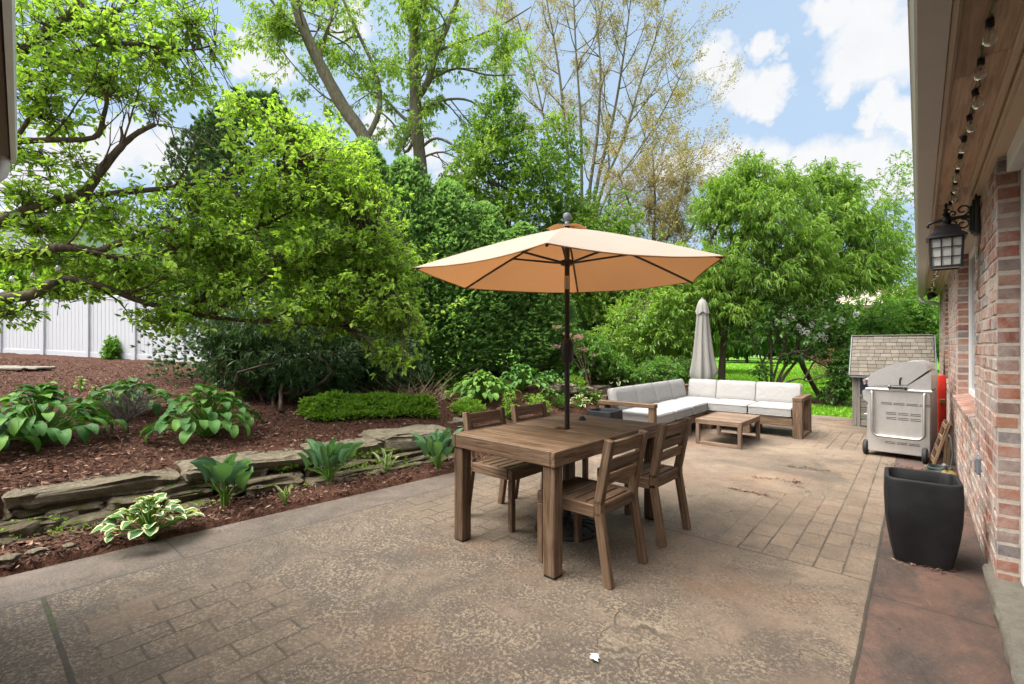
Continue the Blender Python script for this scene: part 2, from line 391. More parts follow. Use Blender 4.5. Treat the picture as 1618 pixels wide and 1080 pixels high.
    br.inputs['Brick Width'].default_value = .27; br.inputs['Row Height'].default_value = .146; br.inputs['Mortar Size'].default_value = .006
    br.inputs['Mortar Smooth'].default_value = .2
    br.inputs['Color1'].default_value = (.86, .85, .84, 1); br.inputs['Color2'].default_value = (1.12, 1.1, 1.06, 1); br.inputs['Mortar'].default_value = (1, 1, 1, 1)
    zone = t.math('MAXIMUM', box(-1.08, -.21, 3.44, 5.0, .0), box(-.56, -.21, 4.8, 7.6, .25))
    zone = t.math('MAXIMUM', zone, box(-3.15, -2.0, .38, 1.14, .2))
    zone = t.math('MAXIMUM', zone, box(-3.4, -2.1, 2.35, 3.9, .25))
    zone = t.math('MAXIMUM', zone, box(-1.3, -.3, 7.6, 9.2, .3))
    mort = t.math('MULTIPLY', br.outputs['Fac'], zone)
    c = t.mix(t.math('MULTIPLY', zone, .6), c, t.mix(1., t.mix(.45, c, (.205, .150, .108)), br.outputs['Color'], 'MULTIPLY'))
    # left border band and right strip, saw cuts
    lx = t.math('SUBTRACT', wx, t.math('MULTIPLY', y, .05))
    band = t.math('LESS_THAN', lx, -3.635); Bb = t.mapr(t.noise(v, 2.6, 8, .75, .6), .34, .64)
    c = t.mix(t.math('MULTIPLY', band, .6), c, t.mix(Bb, (.05, .042, .037), (.155, .122, .103)))
    strip = t.math('GREATER_THAN', wx, -.205)
    rc = t.ramp(t.noise(t.vmul(v, (1.6, 1., 1.)), 2.2, 7, .7, 1.), [(.34, (.036, .027, .025)), (.5, (.076, .046, .038)), (.64, (.14, .073, .053))])
    rc = t.mix(t.mapr(Cn, .55, .72, 0, .35), rc, (.26, .19, .15))
    rc = t.mix(t.mapr(D, .5, .7, 0, .4), rc, (.05, .036, .032))
    c = t.mix(t.math('MULTIPLY', strip, .86), c, rc)
    cuts = line(wx, -.205, .009)
    inside = t.math('MULTIPLY', t.math('LESS_THAN', wx, -.205), t.math('GREATER_THAN', lx, -3.63))
    cuts = t.math('MAXIMUM', cuts, line(lx, -3.635, .006))
    cuts = t.math('MAXIMUM', cuts, t.math('MULTIPLY', line(wy, 3.44, .0055), inside))
    cuts = t.math('MAXIMUM', cuts, t.math('MULTIPLY', line(wy, 3.27, .005), strip))
    cuts = t.math('MAXIMUM', cuts, t.math('MULTIPLY', line(wy, .95, .005), band))
    cuts = t.math('MAXIMUM', cuts, t.math('MULTIPLY', line(wy, .30, .011), t.math('MULTIPLY', inside, t.math('LESS_THAN', wx, -1.5))))
    cuts = t.math('MAXIMUM', cuts, t.math('MULTIPLY', line(wy, 7.9, .006), inside))
    moss = t.math('MULTIPLY', t.math('MULTIPLY', t.math('LESS_THAN', t.math('ABSOLUTE', t.math('SUBTRACT', wy, .30)), t.mapr(t.noise(v, 16., 5, .7), .42, .66, .0, .022)), t.math('LESS_THAN', wx, -3.15)), t.math('MULTIPLY', inside, t.mapr(t.noise(v, 14., 3), .42, .5)))
    grooves = t.math('MAXIMUM', cuts, t.math('MULTIPLY', mort, t.mapr(t.noise(v, 3., 5), .36, .56, .12, .85)))
    c = t.mix(t.math('MULTIPLY', grooves, .86), c, t.mix(D, (.02, .017, .013), (.06, .048, .036)))
    c = t.mix(t.math('MULTIPLY', moss, .9), c, t.mix(D, (.02, .04, .004), (.075, .11, .012)))
    h = t.math('ADD', t.math('MULTIPLY', B, 1.2), t.math('MULTIPLY', Cn, .35))
    h = t.math('ADD', h, t.math('MULTIPLY', D, .16)); h = t.math('SUBTRACT', h, t.math('MULTIPLY', grooves, .7)); h = t.math('SUBTRACT', h, t.math('MULTIPLY', crm, .35))
    M['patio'] = t.bsdf(c, t.mapr(B, .3, .7, .42, .75), 0, .35, t.bump(h, .95, .026))
patio()
def brick():
    t = NT('tumbled_brick'); v = t.obj(); r = t.attr('rnd', 'Fac'); p = t.vadd(v, t.comb(t.math('MULTIPLY', r, 31.), 0., t.math('MULTIPLY', r, 9.)))
    c = t.ramp(r, [(0, (.17, .048, .03)), (.28, (.27, .085, .048)), (.5, (.33, .135, .078)), (.68, (.25, .125, .085)), (.80, (.15, .115, .11)), (.9, (.13, .12, .125)), (1, (.34, .20, .16))])
    a = t.noise(p, 9., 6, .65); b = t.noise(p, 55., 5, .7); w = t.noise(t.vmul(v, (1., 1., 1.)), 3.2, 6, .72, .5)
    c = t.mix(t.mapr(a, .5, .75, 0, .55), c, (.09, .05, .042))
    wm = t.math('ADD', t.math('MULTIPLY', w, .6), t.math('MULTIPLY', t.noise(p, 14., 6, .75, 1.), .4))
    nx = t.xyz(t.n('ShaderNodeNewGeometry').outputs['Normal'])[0]
    wk = t.mapr(wm, .43, .58, .08, .78); wk = t.math('MULTIPLY', wk, t.mapr(nx, -.9, -.3, 1., .5)); c = t.mix(wk, c, t.mix(b, (.46, .39, .34), (.64, .59, .54)))
    M['brick'] = t.bsdf(c, .88, 0, .2, t.bump(t.math('ADD', a, t.math('MULTIPLY', b, .6)), .7, .006))
    t = NT('mortar'); v = t.obj(); a = t.noise(v, 40., 6, .7)
    M['mortar'] = t.bsdf(t.ramp(a, [(.3, (.36, .31, .26)), (.7, (.54, .48, .42))]), .95, 0, .1, t.bump(a, .8, .008))
brick()
simple('white_paint', (.72, .72, .71), .45, nscale=4, var=.06)
simple('gutter_paint', (.42, .385, .34), .5, nscale=12, var=.14)
simple('gutter_edge', (.62, .60, .57), .45, nscale=10, var=.1)
simple('fascia_brown', (.20, .155, .12), .6, nscale=7, var=.2)
simple('cream_trim', (.50, .39, .28), .6, nscale=6, var=.14)
simple('vinyl', (.56, .57, .60), .4, nscale=2, var=.04)
simple('black_metal', (.018, .018, .019), .42, 0., .5, nscale=20, var=.3)
simple('bronze_metal', (.018, .015, .013), .45, .0, .5, nscale=20, var=.25)
simple('iron', (.02, .019, .018), .55, 0., .4, nscale=30, var=.3, bump=.2)
simple('silver', (.42, .41, .39), .5, 1., .5, nscale=15, var=.1)
simple('plastic_grey', (.13, .14, .155), .5, nscale=10)
simple('rubber', (.018, .018, .018), .75, nscale=20)
simple('red_plastic', (.60, .028, .015), .4, nscale=5)
simple('yellow_plastic', (.22, .15, .04), .45, nscale=5)
simple('blue_plastic', (.14, .22, .42), .45, nscale=5)
simple('hose_green', (.02, .03, .026), .5, nscale=12)
simple('paper', (.6, .77, .75), .8, nscale=30)
simple('shingle_house', (.10, .085, .075), .9, nscale=20, var=.4)
simple('siding_pink', (.40, .31, .27), .8, nscale=2, var=.08)
simple('siding_white', (.55, .57, .60), .7, nscale=2, var=.06)
simple('roof_grey', (.20, .205, .22), .85, nscale=9, var=.2)
simple('navy_panel', (.018, .024, .04), .35, nscale=6)
simple('potting_soil', (.03, .022, .016), .95, nscale=40, var=.5, bump=.8)
simple('bud_brown', (.16, .10, .07), .9, nscale=30, var=.4)
def planter():
    t = NT('black_planter'); v = t.obj(); g = t.noise(t.vmul(v, (3., 3., 90.)), 1., 4, .6); d = t.noise(v, 5., 4)
    c = t.mix(t.mapr(d, .4, .75), (.007, .0075, .0085), (.017, .0175, .0195))
    M['planter'] = t.bsdf(c, t.mapr(d, .3, .7, .5, .66), 0, .35, t.bump(g, .25, .003))
planter()
def steel():
    t = NT('brushed_steel'); v = t.obj(); g = t.noise(t.vmul(v, (2., 2., 160.)), 1., 3, .6); d = t.noise(v, 3.5, 5, .6); s2 = t.noise(v, 60., 3)
    c = t.mix(t.mapr(d, .38, .7), (.74, .735, .72), (.54, .535, .52)); c = t.mix(t.mapr(s2, .66, .75, 0, .5), c, (.22, .17, .13))
    M['steel'] = t.bsdf(c, t.mapr(d, .3, .7, .33, .46), .86, .5, t.bump(g, .08, .002))
steel()
def cushion():
    t = NT('cushion_fabric'); v = t.obj(); w = t.noise(t.vmul(v, (1., 1., 1.)), 420., 2); b = t.noise(v, 3., 4); fo = t.noise(v, 7., 3, .5, 1.)
    c = t.mix(b, (.275, .265, .255), (.325, .314, .303))
    M['cushion'] = t.bsdf(c, .92, 0, .15, t.bump(t.math('ADD', t.math('MULTIPLY', fo, 1.), t.math('MULTIPLY', w, .06)), .5, .02), None, None)
cushion()
def canopy(name, c, tc, trans):
    t = NT(name); v = t.obj(); w = t.noise(v, 380., 2); b = t.noise(v, 2.5, 5); b = t.math('ADD', b, t.math('MULTIPLY', t.noise(t.vmul(v, (1., 1., 3.)), 9., 4), .35))
    M[name] = t.bsdf(t.mix(t.noise(v, 4., 6, .7), tuple(k*.86 for k in c), tuple(k*1.08 for k in c)), .9, 0, .12, t.bump(t.math('ADD', b, t.math('MULTIPLY', w, .05)), .3, .02), trans, tc)
canopy('tan_canopy', (.42, .36, .30), (.27, .113, .036), .40)
canopy('grey_canopy', (.32, .307, .28), (.3, .285, .26), .2)
canopy('trim_brown', (.33, .18, .08), (.3, .15, .06), .2)
def glass(name, c, rough=.06):
    t = NT(name); v = t.obj(); M[name] = t.bsdf(c, t.mapr(t.noise(v, 3., 3), .3, .7, rough, rough+.06), 0, .8)
glass('dark_glass', (.03, .035, .042)); glass('frosted_glass', (.52, .53, .50), .35)
def bulbglass():
    t = NT('bulb_glass'); M['bulb_glass'] = t.bsdf((.82, .80, .75), .08, 0, .6, None, **{'Transmission Weight': .8, 'IOR': 1.3})
bulbglass()
def shingle():
    t = NT('cedar_shingle'); v = t.obj(); r = t.attr('rnd', 'Fac'); lc = t.attr('lc')
    g = t.noise(t.vmul(v, (70., 8., 8.)), 1., 4, .65); d = t.noise(v, 3., 5, .7)
    c = t.ramp(r, [(0, (.112, .098, .08)), (.5, (.136, .12, .098)), (1, (.165, .147, .121))])
    c = t.mix(t.mapr(g, .45, .75, 0, .55), c, (.11, .085, .06)); c = t.mix(t.mapr(d, .55, .75, 0, .5), c, (.08, .06, .045))
    M['shingle'] = t.bsdf(c, .92, 0, .15, t.bump(g, .5, .004))
shingle()
# ================================================================== WORLD, SUN, CAMERA
SUN_EL, SUN_AZ = R(64), R(214)      # azimuth measured from +Y towards +X
sd = np.array([math.sin(SUN_AZ)*math.cos(SUN_EL), math.cos(SUN_AZ)*math.cos(SUN_EL), math.sin(SUN_EL)])
w = bpy.data.worlds.new("World"); sc.world = w; w.use_nodes = True
class WT(NT):
    def __init__(s): s.t = w.node_tree; s.t.nodes.clear(); s.out = s.t.nodes.new('ShaderNodeOutputWorld')
t = WT()
sky = t.n('ShaderNodeTexSky', sky_type='NISHITA'); sky.sun_disc = False; sky.sun_elevation = SUN_EL; sky.sun_rotation = SUN_AZ
sky.air_density = 1.0; sky.dust_density = 1.2; sky.ozone_density = 1.2
gen = t.n('ShaderNodeTexCoord').outputs['Generated']
dx, dy, dz = t.xyz(gen)
den = t.math('ADD', dz, .18); den = t.math('MAXIMUM', den, .05)
uv = t.comb(t.math('DIVIDE', dx, den), t.math('DIVIDE', dy, den), 0.)
warp = t.vadd(gen, t.vmul(t.vadd(t.noise(gen, 7., 5, .62, col=True), (-.5, -.5, -.5)), (.13, .13, .10)))
warp = t.vadd(warp, t.vmul(t.vadd(t.noise(gen, 26., 4, .6, col=True), (-.5, -.5, -.5)), (.05, .05, .05)))
wn = t.n('ShaderNodeVectorMath', operation='NORMALIZE'); t.put(wn.inputs[0], warp); wn = wn.outputs[0]
acc = None
CL = [(1120, 95, 38), (1150, 120, 40), (1180, 140, 40), (1205, 70, 26), (1215, 130, 34), (1195, 165, 26),
      (1310, 20, 48), (1370, 40, 75), (1340, 95, 60), (1400, 90, 70), (1320, 135, 34), (1420, 160, 40), (1385, 190, 30), (1430, 195, 40), (1470, 60, 90),
      (1140, 255, 50), (1210, 258, 55), (1280, 260, 60), (1350, 270, 70), (1420, 280, 70), (1060, 270, 40),
      (400, 85, 42), (440, 92, 42), (370, 95, 24), (560, 30, 40), (600, 215, 34), (670, 235, 40),
      (190, 225, 60), (250, 240, 60), (140, 250, 60), (60, 300, 80), (90, 235, 40), (300, 265, 50), (720, 300, 60), (1650, 100, 120), (-170, 260, 110)]
for (cx, cy, rp) in CL:
    d = at(cx, cy, 1.)-np.array([0, 0, CAMH]); dl = np.linalg.norm(d); ang = math.atan(rp*1.0/F/dl); d = d/dl
    v = t.n('ShaderNodeVectorMath', operation='DOT_PRODUCT'); t.put(v.inputs[0], wn); v.inputs[1].default_value = tuple(d)
    f = t.mapr(v.outputs['Value'], math.cos(ang), math.cos(ang*.1), 0, .55)
    acc = f if acc is None else t.math('MAXIMUM', acc, f)
# cumulus all round the rest of the sky, away from the framed part
fwd = t.n('ShaderNodeVectorMath', operation='DOT_PRODUCT'); t.put(fwd.inputs[0], gen); fwd.inputs[1].default_value = tuple(norm(FW+np.array([0, 0, .35])))
away = t.mapr(fwd.outputs['Value'], .75, .5, 0, 1)
cn = t.noise(uv, 1.1, 8, .6, .3)
acc = t.math('MAXIMUM', acc, t.math('MULTIPLY', away, t.mapr(cn, .44, .6, 0, .8)))
fine = t.noise(gen, 34., 6, .65)
dens = t.math('ADD', acc, t.math('MULTIPLY', t.math('SUBTRACT', fine, .5), .3))
mask = t.mapr(dens, .08, .42)
# thin high veil makes the blue paler
veil = t.mapr(t.noise(uv, .8, 6, .6), .3, .75, .74, .94)
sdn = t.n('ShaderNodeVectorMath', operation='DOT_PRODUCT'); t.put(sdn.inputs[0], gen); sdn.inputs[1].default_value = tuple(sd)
fill_glow = t.math('POWER', t.mapr(sdn.outputs['Value'], .70, .98, 0, 1), 1.1)
body = t.mix(t.noise(warp, 11., 5, .6), (5.0, 5.15, 5.4, 1), (6.1, 6.1, 6.1, 1))
skyc = t.mix(veil, sky.outputs[0], (3.5, 4.6, 5.9, 1))
skyc = t.mix(mask, skyc, body)
# bright glow added to the unseen sky round the sun, as fill light
skyc = t.mix(t.mapr(fill_glow, .02, .2, 0, .8), skyc, (7.0, 7.1, 7.3, 1)); skyc = t.mix(fill_glow, skyc, (66., 65., 63., 1))
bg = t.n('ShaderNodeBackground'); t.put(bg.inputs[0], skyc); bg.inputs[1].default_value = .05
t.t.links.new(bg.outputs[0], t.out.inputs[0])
L = bpy.data.lights.new('sun', 'SUN'); L.energy = 1.3; L.angle = R(28); L.color = (1., .95, .87)
lo = bpy.data.objects.new('sun', L); COL.objects.link(lo)
lo.rotation_euler = Vector(-sd).to_track_quat('-Z', 'Y').to_euler(); lo.location = (4, 10, 30)
cam = bpy.data.cameras.new('camera'); co = bpy.data.objects.new('camera', cam); COL.objects.link(co)
co.location = (0, 0, CAMH); co.rotation_euler = (R(90), 0, YAW); cam.sensor_width = 36; cam.lens = F/1618*36
cam.shift_y = 7/1618; cam.clip_end = 2000; cam.clip_start = .05; sc.camera = co
sc.view_settings.view_transform = 'Standard'; sc.view_settings.look = 'None'; sc.view_settings.exposure = 1.76; sc.view_settings.gamma = 1
sc.cycles.max_bounces = 9; sc.cycles.diffuse_bounces = 7; sc.cycles.glossy_bounces = 3; sc.cycles.transmission_bounces = 5
sc.cycles.use_denoising = True
# ================================================================== GROUND
PX1 = 11.1
def Wl(y): return -4.98+.125*np.clip(y, -4, 5.2)
def El(y): return -4.13+.086*np.clip(y, -4, 9.)
def height(x, y):
    x = np.asarray(x, float); y = np.asarray(y, float)
    e = El(y); wl = Wl(y); d = np.clip(wl-x, 0, 16)
    sharp = sstep(-.02, .10, wl-x); soft = sstep(.0, 1.9, e-.2-x); m = sstep(3.5, 4.6, y)
    k = 1-.93*sstep(9., 18, y); k = k*np.where(y > 7.5, 1-sstep(7.5, 9, y)*(1-sstep(0., 1.6, -.35-(x+.33*y))), 1.)
    z = .025+.03*np.clip(e-x, 0, 1)+k*(.24*(sharp*(1-m)+soft*m)+.10*np.minimum(d, 2.5)+.045*np.clip(d-2.5, 0, 14))
    q = -.35-(x+.33*y); z = z+.30*sstep(.1, 1.1, d)*sstep(5.3, 7.6, y)*sstep(.2, 1.7, q)*(1-sstep(12, 18, y))*(d < 7)*(1-sstep(3, 7, d))
    onp = (x > e-.02)
    z = np.where(onp, np.where(y < PX1, -.06, -.012), z)
    return z
def hz(x, y): return float(height(np.array([x]), np.array([y]))[0])
def tp(px, py):       # where the ray through a photo pixel meets the terrain
    Z = np.linspace(1.5, 45, 4000); P = (px-HX)/F*Z[:, None]*RT+Z[:, None]*FW
    zz = CAMH-(py-HY)/F*Z; h = height(P[:, 0], P[:, 1]); i = np.argmax(zz <= np.maximum(h, 0) if False else zz <= h)
    return np.array([P[i, 0], P[i, 1], h[i]])
def mulchmask(x, y):
    m = np.where((x < El(y)+.02) & (x+.33*y < -.3+np.where(y < 8.5, 99, 0)), 1., 0.)
    m = np.where((y > 8.5) & (x+.33*y >= -.35), 0, m)
    m = np.where((x*FW[0]+y*FW[1] > 14.6-.1875*(x*RT[0]+y*RT[1]+16.)) & (x < -9), 0., m); m = np.where((x < El(y)) & (y > 14), 0., m)
    c = gp(1292, 634); m = np.maximum(m, sstep(1.25, 1.0, np.hypot((x-c[0])/1.2, (y-c[1])/.8)))
    c = gp(1215, 612); m = np.maximum(m, sstep(.9, .6, np.hypot((x-c[0]), (y-c[1]))))
    return m
gx = np.concatenate([np.array([-400, -250, -150, -100, -70, -50, -38, -30, -25]), np.arange(-22, 1.6, .1), np.array([3, 6, 12, 25, 50, 100, 200, 400])])
gy = np.concatenate([np.array([-300, -150, -60, -30, -15, -8, -4]), np.arange(-2, 16, .1), np.arange(16, 30, .8), np.array([32, 38, 46, 60, 80, 110, 160, 250, 500])])
X, Y = np.meshgrid(gx, gy, indexing='ij'); Zt = height(X.ravel(), Y.ravel())
mm = mulchmask(X.ravel(), Y.ravel()); P = np.stack([X.ravel(), Y.ravel(), Zt], 1)
bed = (mm > .5) & (P[:, 0] < El(P[:, 1])-.05)
P[:, 2] += np.where(bed, (vnoise(P, 2.2, 3)-.5)*.05+(vnoise(P, 9., 4)-.5)*.03, 0)
g = MB(); g.grid(P.reshape(len(gx), len(gy), 3), rn=mm); tag(g.build('ground', M['ground'], smooth=True), kind='structure')
# patio slab
g = MB(); ys = np.linspace(-3, PX1, 90); rows = []
for y in ys:
    xs = np.linspace(El(y), .5, 50); rows.append(np.stack([xs, np.full(50, y), np.zeros(50)], 1))
top = np.array(rows)
top[:, :, 2] += (vnoise(top.reshape(-1, 3), 1.1, 9).reshape(90, 50)-.5)*.006
g.grid(top[:, ::-1])
edge = np.stack([top[:, 0]-np.array([0, 0, .12]), top[:, 0]], 1); g.grid(edge)
edge = np.stack([top[-1]-np.array([0, 0, .12]), top[-1]], 1); g.grid(edge)
tag(g.build('patio', M['patio'], smooth=False), kind='structure')
# bark chips scattered over the beds (denser nearer)
n = 90000; cp = []
Zr = 2.2+10.5*rng.random(n)**1.5; lat = rng.uniform(-1.12, .25, n)*Zr
Pc = lat[:, None]*RT+Zr[:, None]*FW
ok = (mulchmask(Pc[:, 0], Pc[:, 1]) > .5) & (Pc[:, 0] < El(Pc[:, 1])-.01); Pc = Pc[ok]; n = len(Pc)
Pc[:, 2] = height(Pc[:, 0], Pc[:, 1])+rng.uniform(0, .022, n)+.006
g = MB(); D = norm(rng.normal(size=(n, 3))*np.array([1, 1, .28])); Ln = rng.uniform(.018, .065, n)
g.leaves(Pc-D*Ln[:, None]/2, D, Ln, rng.uniform(.14, .4, n), fold=.12, near=False, rn=rng.random(n)**1.3)
tag(g.build('mulch_chips', M['chip']), kind='stuff', label='shredded red brown bark mulch covering the planting beds', cat='mulch')
# lawn blades
n = 70000; Zr = 8+26*rng.random(n)**1.7; lat = rng.uniform(.36, .88, n)*Zr; Pc = lat[:, None]*RT+Zr[:, None]*FW
ok = (mulchmask(Pc[:, 0], Pc[:, 1]) < .5) & ((Pc[:, 1] > PX1+.02) | (Pc[:, 0] < El(Pc[:, 1])-.02)) & (Pc[:, 0] < .6); Pc = Pc[ok]; n = len(Pc)
Pc[:, 2] = height(Pc[:, 0], Pc[:, 1])-.005
g = MB(); D = norm(rng.normal(size=(n, 3))*.45+np.array([0, 0, 1]))
g.leaves(Pc, D, rng.uniform(.05, .09, n)*(1+Zr[ok]*.02), .22+Zr[ok]*.012, fold=.1, near=False, droop=.15)
tag(g.build('grass', M['grass_blade']), kind='stuff', label='bright green mown lawn behind the sectional sofa', cat='grass')
# ================================================================== HOUSE
house = empty('brick_house', (.317, 8., 0), label='whitewashed red brick house wall with windows and wooden eave along the right side', cat='house')
HO = np.array([.317, 8., 0])
def hb(name, mat, boxes, b=.003, parent=None, kind=None):
    g = MB()
    for (x0, x1, y0, y1, z0, z1) in boxes:
        g.box(np.array([(x0+x1)/2, (y0+y1)/2, (z0+z1)/2])-HO, (x1-x0, y1-y0, z1-z0), b=b)
    return g.build(name, M[mat], parent or house)
CH = .0765; XW = .317
WIN = [(4.957, 7.03, .80, 2.352), (9.2, 10.3, .80, 2.352)]
segs_base = [(-6., .62), (3.64, 12.8)]
g = MB()
for k in range(31):
    z0 = .006+k*CH; z1 = z0+CH-.0105
    iv = list(segs_base)
    for (a, b, c, d) in WIN:
        if z1 > c and z0 < d:
            nv = []
            for (p, q) in iv:
                if a > p and b < q: nv += [(p, a), (b, q)]
                else: nv.append((p, q))
            iv = nv
    for (p, q) in iv:
        if q < 1 and k % 1: continue
        y = q+ (0 if k % 2 else -.105); ys_ = [q]
        yy = q-(.2085 if k % 2 else .104)
        while yy > p+.05: ys_.append(yy); yy -= .2085
        ys_.append(p)
        for u, v in zip(ys_[1:], ys_[:-1]):
            if v-u < .03: continue
            j = rng.normal(0, .0022, 3)
            g.box((XW+.045+j[0]-HO[0], (u+v)/2+(.002 if v < q else 0)-HO[1], (z0+z1)/2+j[1]), (.09, v-u-.0095, CH-.0115+j[2]*.5), b=.005, rn=rng.random())
g.build('wall', M['brick'], house)
mb = []
def wallrect(y0, y1, z0, z1): mb.append((XW+.004, .62, y0, y1, z0, z1))
wallrect(-6, .612, 0, 2.42); wallrect(3.648, 4.95, 0, 2.42); wallrect(7.038, 9.193, 0, 2.42); wallrect(10.307, 12.79, 0, 2.42)
wallrect(4.95, 7.038, 0, .795); wallrect(9.193, 10.307, 0, .795); wallrect(4.95, 7.038, 2.356, 2.42); wallrect(9.193, 10.307, 2.356, 2.42)
hb('mortar', 'mortar', mb, b=.0)
hb('end_wall', 'brick', [(.63, 9., 12.6, 12.78, 0, 2.6), (.63, 9., -6, -5.8, 0, 2.6), (8.8, 9., -5.8, 12.6, 0, 2.6)])
for (a, b, c, d) in WIN:                                        # windows: frame > glass; brick sill
    fr = hb('window', 'white_paint', [(.404, .45, a+.002, a+.055, .862, 2.35), (.404, .45, b-.055, b-.002, .862, 2.35), (.404, .45, a+.055, b-.055, 2.295, 2.35), (.404, .45, a+.055, b-.055, .862, .915), (.412, .445, (a+b)/2-.022, (a+b)/2+.022, .915, 2.295)])
    hb('glass', 'dark_glass', [(.425, .432, a+.05, b-.05, .91, 2.30)], parent=fr)
    g = MB(); m = int((b-a)/.0745); st = (b-a)/m; tilt = Matrix.Rotation(R(-14), 3, 'Y')
    for i in range(m):
        g.box((.352-HO[0]+rng.normal(0, .002), a+(i+.5)*st-HO[1], .808+rng.normal(0, .0015)), (.135, st-.010, .092), M=np.array(tilt), b=.005, rn=rng.random())
    for i in range(1):
        g.box((.358-HO[0], (a+b)/2-HO[1], .800), (.12, b-a-.004, .08), M=np.array(tilt), b=0, mi=1)
    g.build('sill', [M['brick'], M['mortar']], fr)
# recessed patio door by the camera
dr = hb('patio_door', 'white_paint', [(.406, .50, 3.555, 3.632, .13, 2.36), (.406, .50, .625, .70, .13, 2.36), (.406, .50, .70, 3.555, 2.28, 2.36), (.42, .48, .70, 3.555, .13, .24), (.42, .48, 2.06, 2.16, .24, 2.28)])
hb('glass', 'dark_glass', [(.445, .455, .70, 3.555, .23, 2.29)], parent=dr)
hb('door_head_trim', 'white_paint', [(.352, .404, .64, 3.612, 2.285, 2.392)])
hb('lintel', 'cream_trim', [(.33, .62, .61, 3.65, 2.395, 2.44)])
# limestone step with a rough front
g = MB(); ys = np.linspace(.4, 3.86, 70); rows = []
for y in ys:
    r_ = vnoise(np.array([[y, k, 0] for k in range(4)], float), 9., 2)-.5
    rows.append([(.292+.006*r_[0], y, .004), (.284+.018*r_[1], y, .045), (.278+.014*r_[2], y, .085), (.286+.006*r_[3], y, .106), (.292, y, .112), (.62, y, .118)])
G = np.array(rows)-HO; g.grid(G[:, ::-1])
E_ = G[-1]; g.add(np.concatenate([E_, [(.62-HO[0], 3.86-HO[1], .004)]]), [np.arange(7)[None]])
st = g.build('door_step', M['lime_stone']); st.location = HO
tag(st, 'pale limestone step with rough front edge below the patio door', 'step')
# eave: soffit, trim, gutter, roof
g = MB()
for (x0, x1) in ((.098, .176), (.178, .256)):
    y = -5.5
    while y < 13.2:
        L_ = rng.uniform(1.6, 2.6); y1 = min(13.2, y+L_); g.box(((x0+x1)/2-HO[0], (y+y1)/2-HO[1], 2.447), (x1-x0, y1-y-.003, .018), b=.001); y = y1
g.build('soffit', M['soffit_wood'], house)
hb('frieze_trim', 'cream_trim', [(.256, .285, -5.5, 13.2, 2.424, 2.456), (.285, .36, -5.5, 12.85, 2.399, 2.456), (.30, .36, -5.5, 12.83, 2.384, 2.398), (.262, .278, -5.5, 13.2, 2.416, 2.4235)], b=.004)
hb('fascia', 'cream_trim', [(.078, .096, -5.5, 13.2, 2.41, 2.56), (.0965, .104, -5.5, 13.2, 2.425, 2.438)], b=.002)
gp_prof = [(.076, 2.40), (-.004, 2.40), (-.013, 2.412), (-.014, 2.45), (-.024, 2.475), (-.026, 2.50), (-.02, 2.503), (-.02, 2.49), (.076, 2.49)]
g = MB(); pr = np.array(gp_prof)-np.array([HO[0], 0])
g.prism(pr[::-1], -5.5-HO[1], 13.2-HO[1]); g.build('gutter', M['gutter_paint'], house)
hb('gutter_lip', 'gutter_edge', [(-.0285, -.0215, -5.5, 13.2, 2.478, 2.506)], b=.002)
hb('roof_edge', 'black_metal', [(-.02, .12, -5.5, 13.22, 2.562, 2.575)], b=.001)
g = MB(); rp = np.array([(-.03, 2.577), (4.6, 4.7), (9.3, 2.6), (9.3, 2.5), (4.6, 4.55), (.1, 2.55)])-np.array([HO[0], 0])
g.prism(rp[::-1], -6-HO[1], 13.2-HO[1]); g.build('roof', M['shingle_house'], house)
g = MB(); c = np.array([.03, 13.0, 2.41])
pts = [c, c+(0, 0, -.06), c+(.03, 0, -.11), c+(.10, -.05, -.145), c+(.2, -.14, -.17), c+(.28, -.19, -.2), c+(.315, -.2, -.3), c+(.32, -.2, -2.3)]
g.tube(np.array(pts)-HO, .036, 12); g.build('downspout', M['gutter_paint'], house, angle=40)
# conduit and outlet cover
g = MB(); g.tube(np.array([(.288, 4.60, 2.45), (.296, 4.60, 2.40), (.307, 4.59, 2.36), (.307, 4.585, 2.28)])-HO, .011, 10); g.build('conduit', M['plastic_grey'], house, angle=40)
o = gp(1551, 735); yo = 5.13
ob = empty('outlet_box', (XW, 4.46, .62), label='small grey weatherproof outlet cover low on the brick wall', cat='outlet')
zc = CAMH-(735-HY)*(.759*4.46-.651*.3)/F; ob.location.z = zc
g = MB(); g.box((-.012, 0, 0), (.03, .075, .115), b=.008); g.build('cover', M['plastic_grey'], ob)
g = MB(); g.box((-.029, 0, .012), (.008, .058, .06), b=.003); g.box((-.029, 0, -.035), (.008, .058, .02), b=.003); g.build('flap', M['plastic_grey'], ob)
# flood light under the far eave
fl = empty('flood_light', (.19, 11.9, 2.437), label='small dark floodlight fixed under the far end of the eave', cat='light')
g = MB(); g.lathe([(.055, 0), (.055, -.02), (.02, -.035), (.02, -.07)], n=16); g.build('mount', M['bronze_metal'], fl, angle=40)
g = MB(); Mx = Matrix.Rotation(R(150), 3, 'Y'); g.lathe([(.02, -.05), (.05, -.03), (.078, .05), (.082, .07), (.075, .07)], (-.02, 0, -.10), 18, M=Mx); g.build('head', M['bronze_metal'], fl, angle=40)
g = MB(); g.lathe([(.0, .055), (.074, .062), (.0, .068)], (-.02, 0, -.10), 18, M=Mx); g.build('lens', M['frosted_glass'], fl, angle=40)
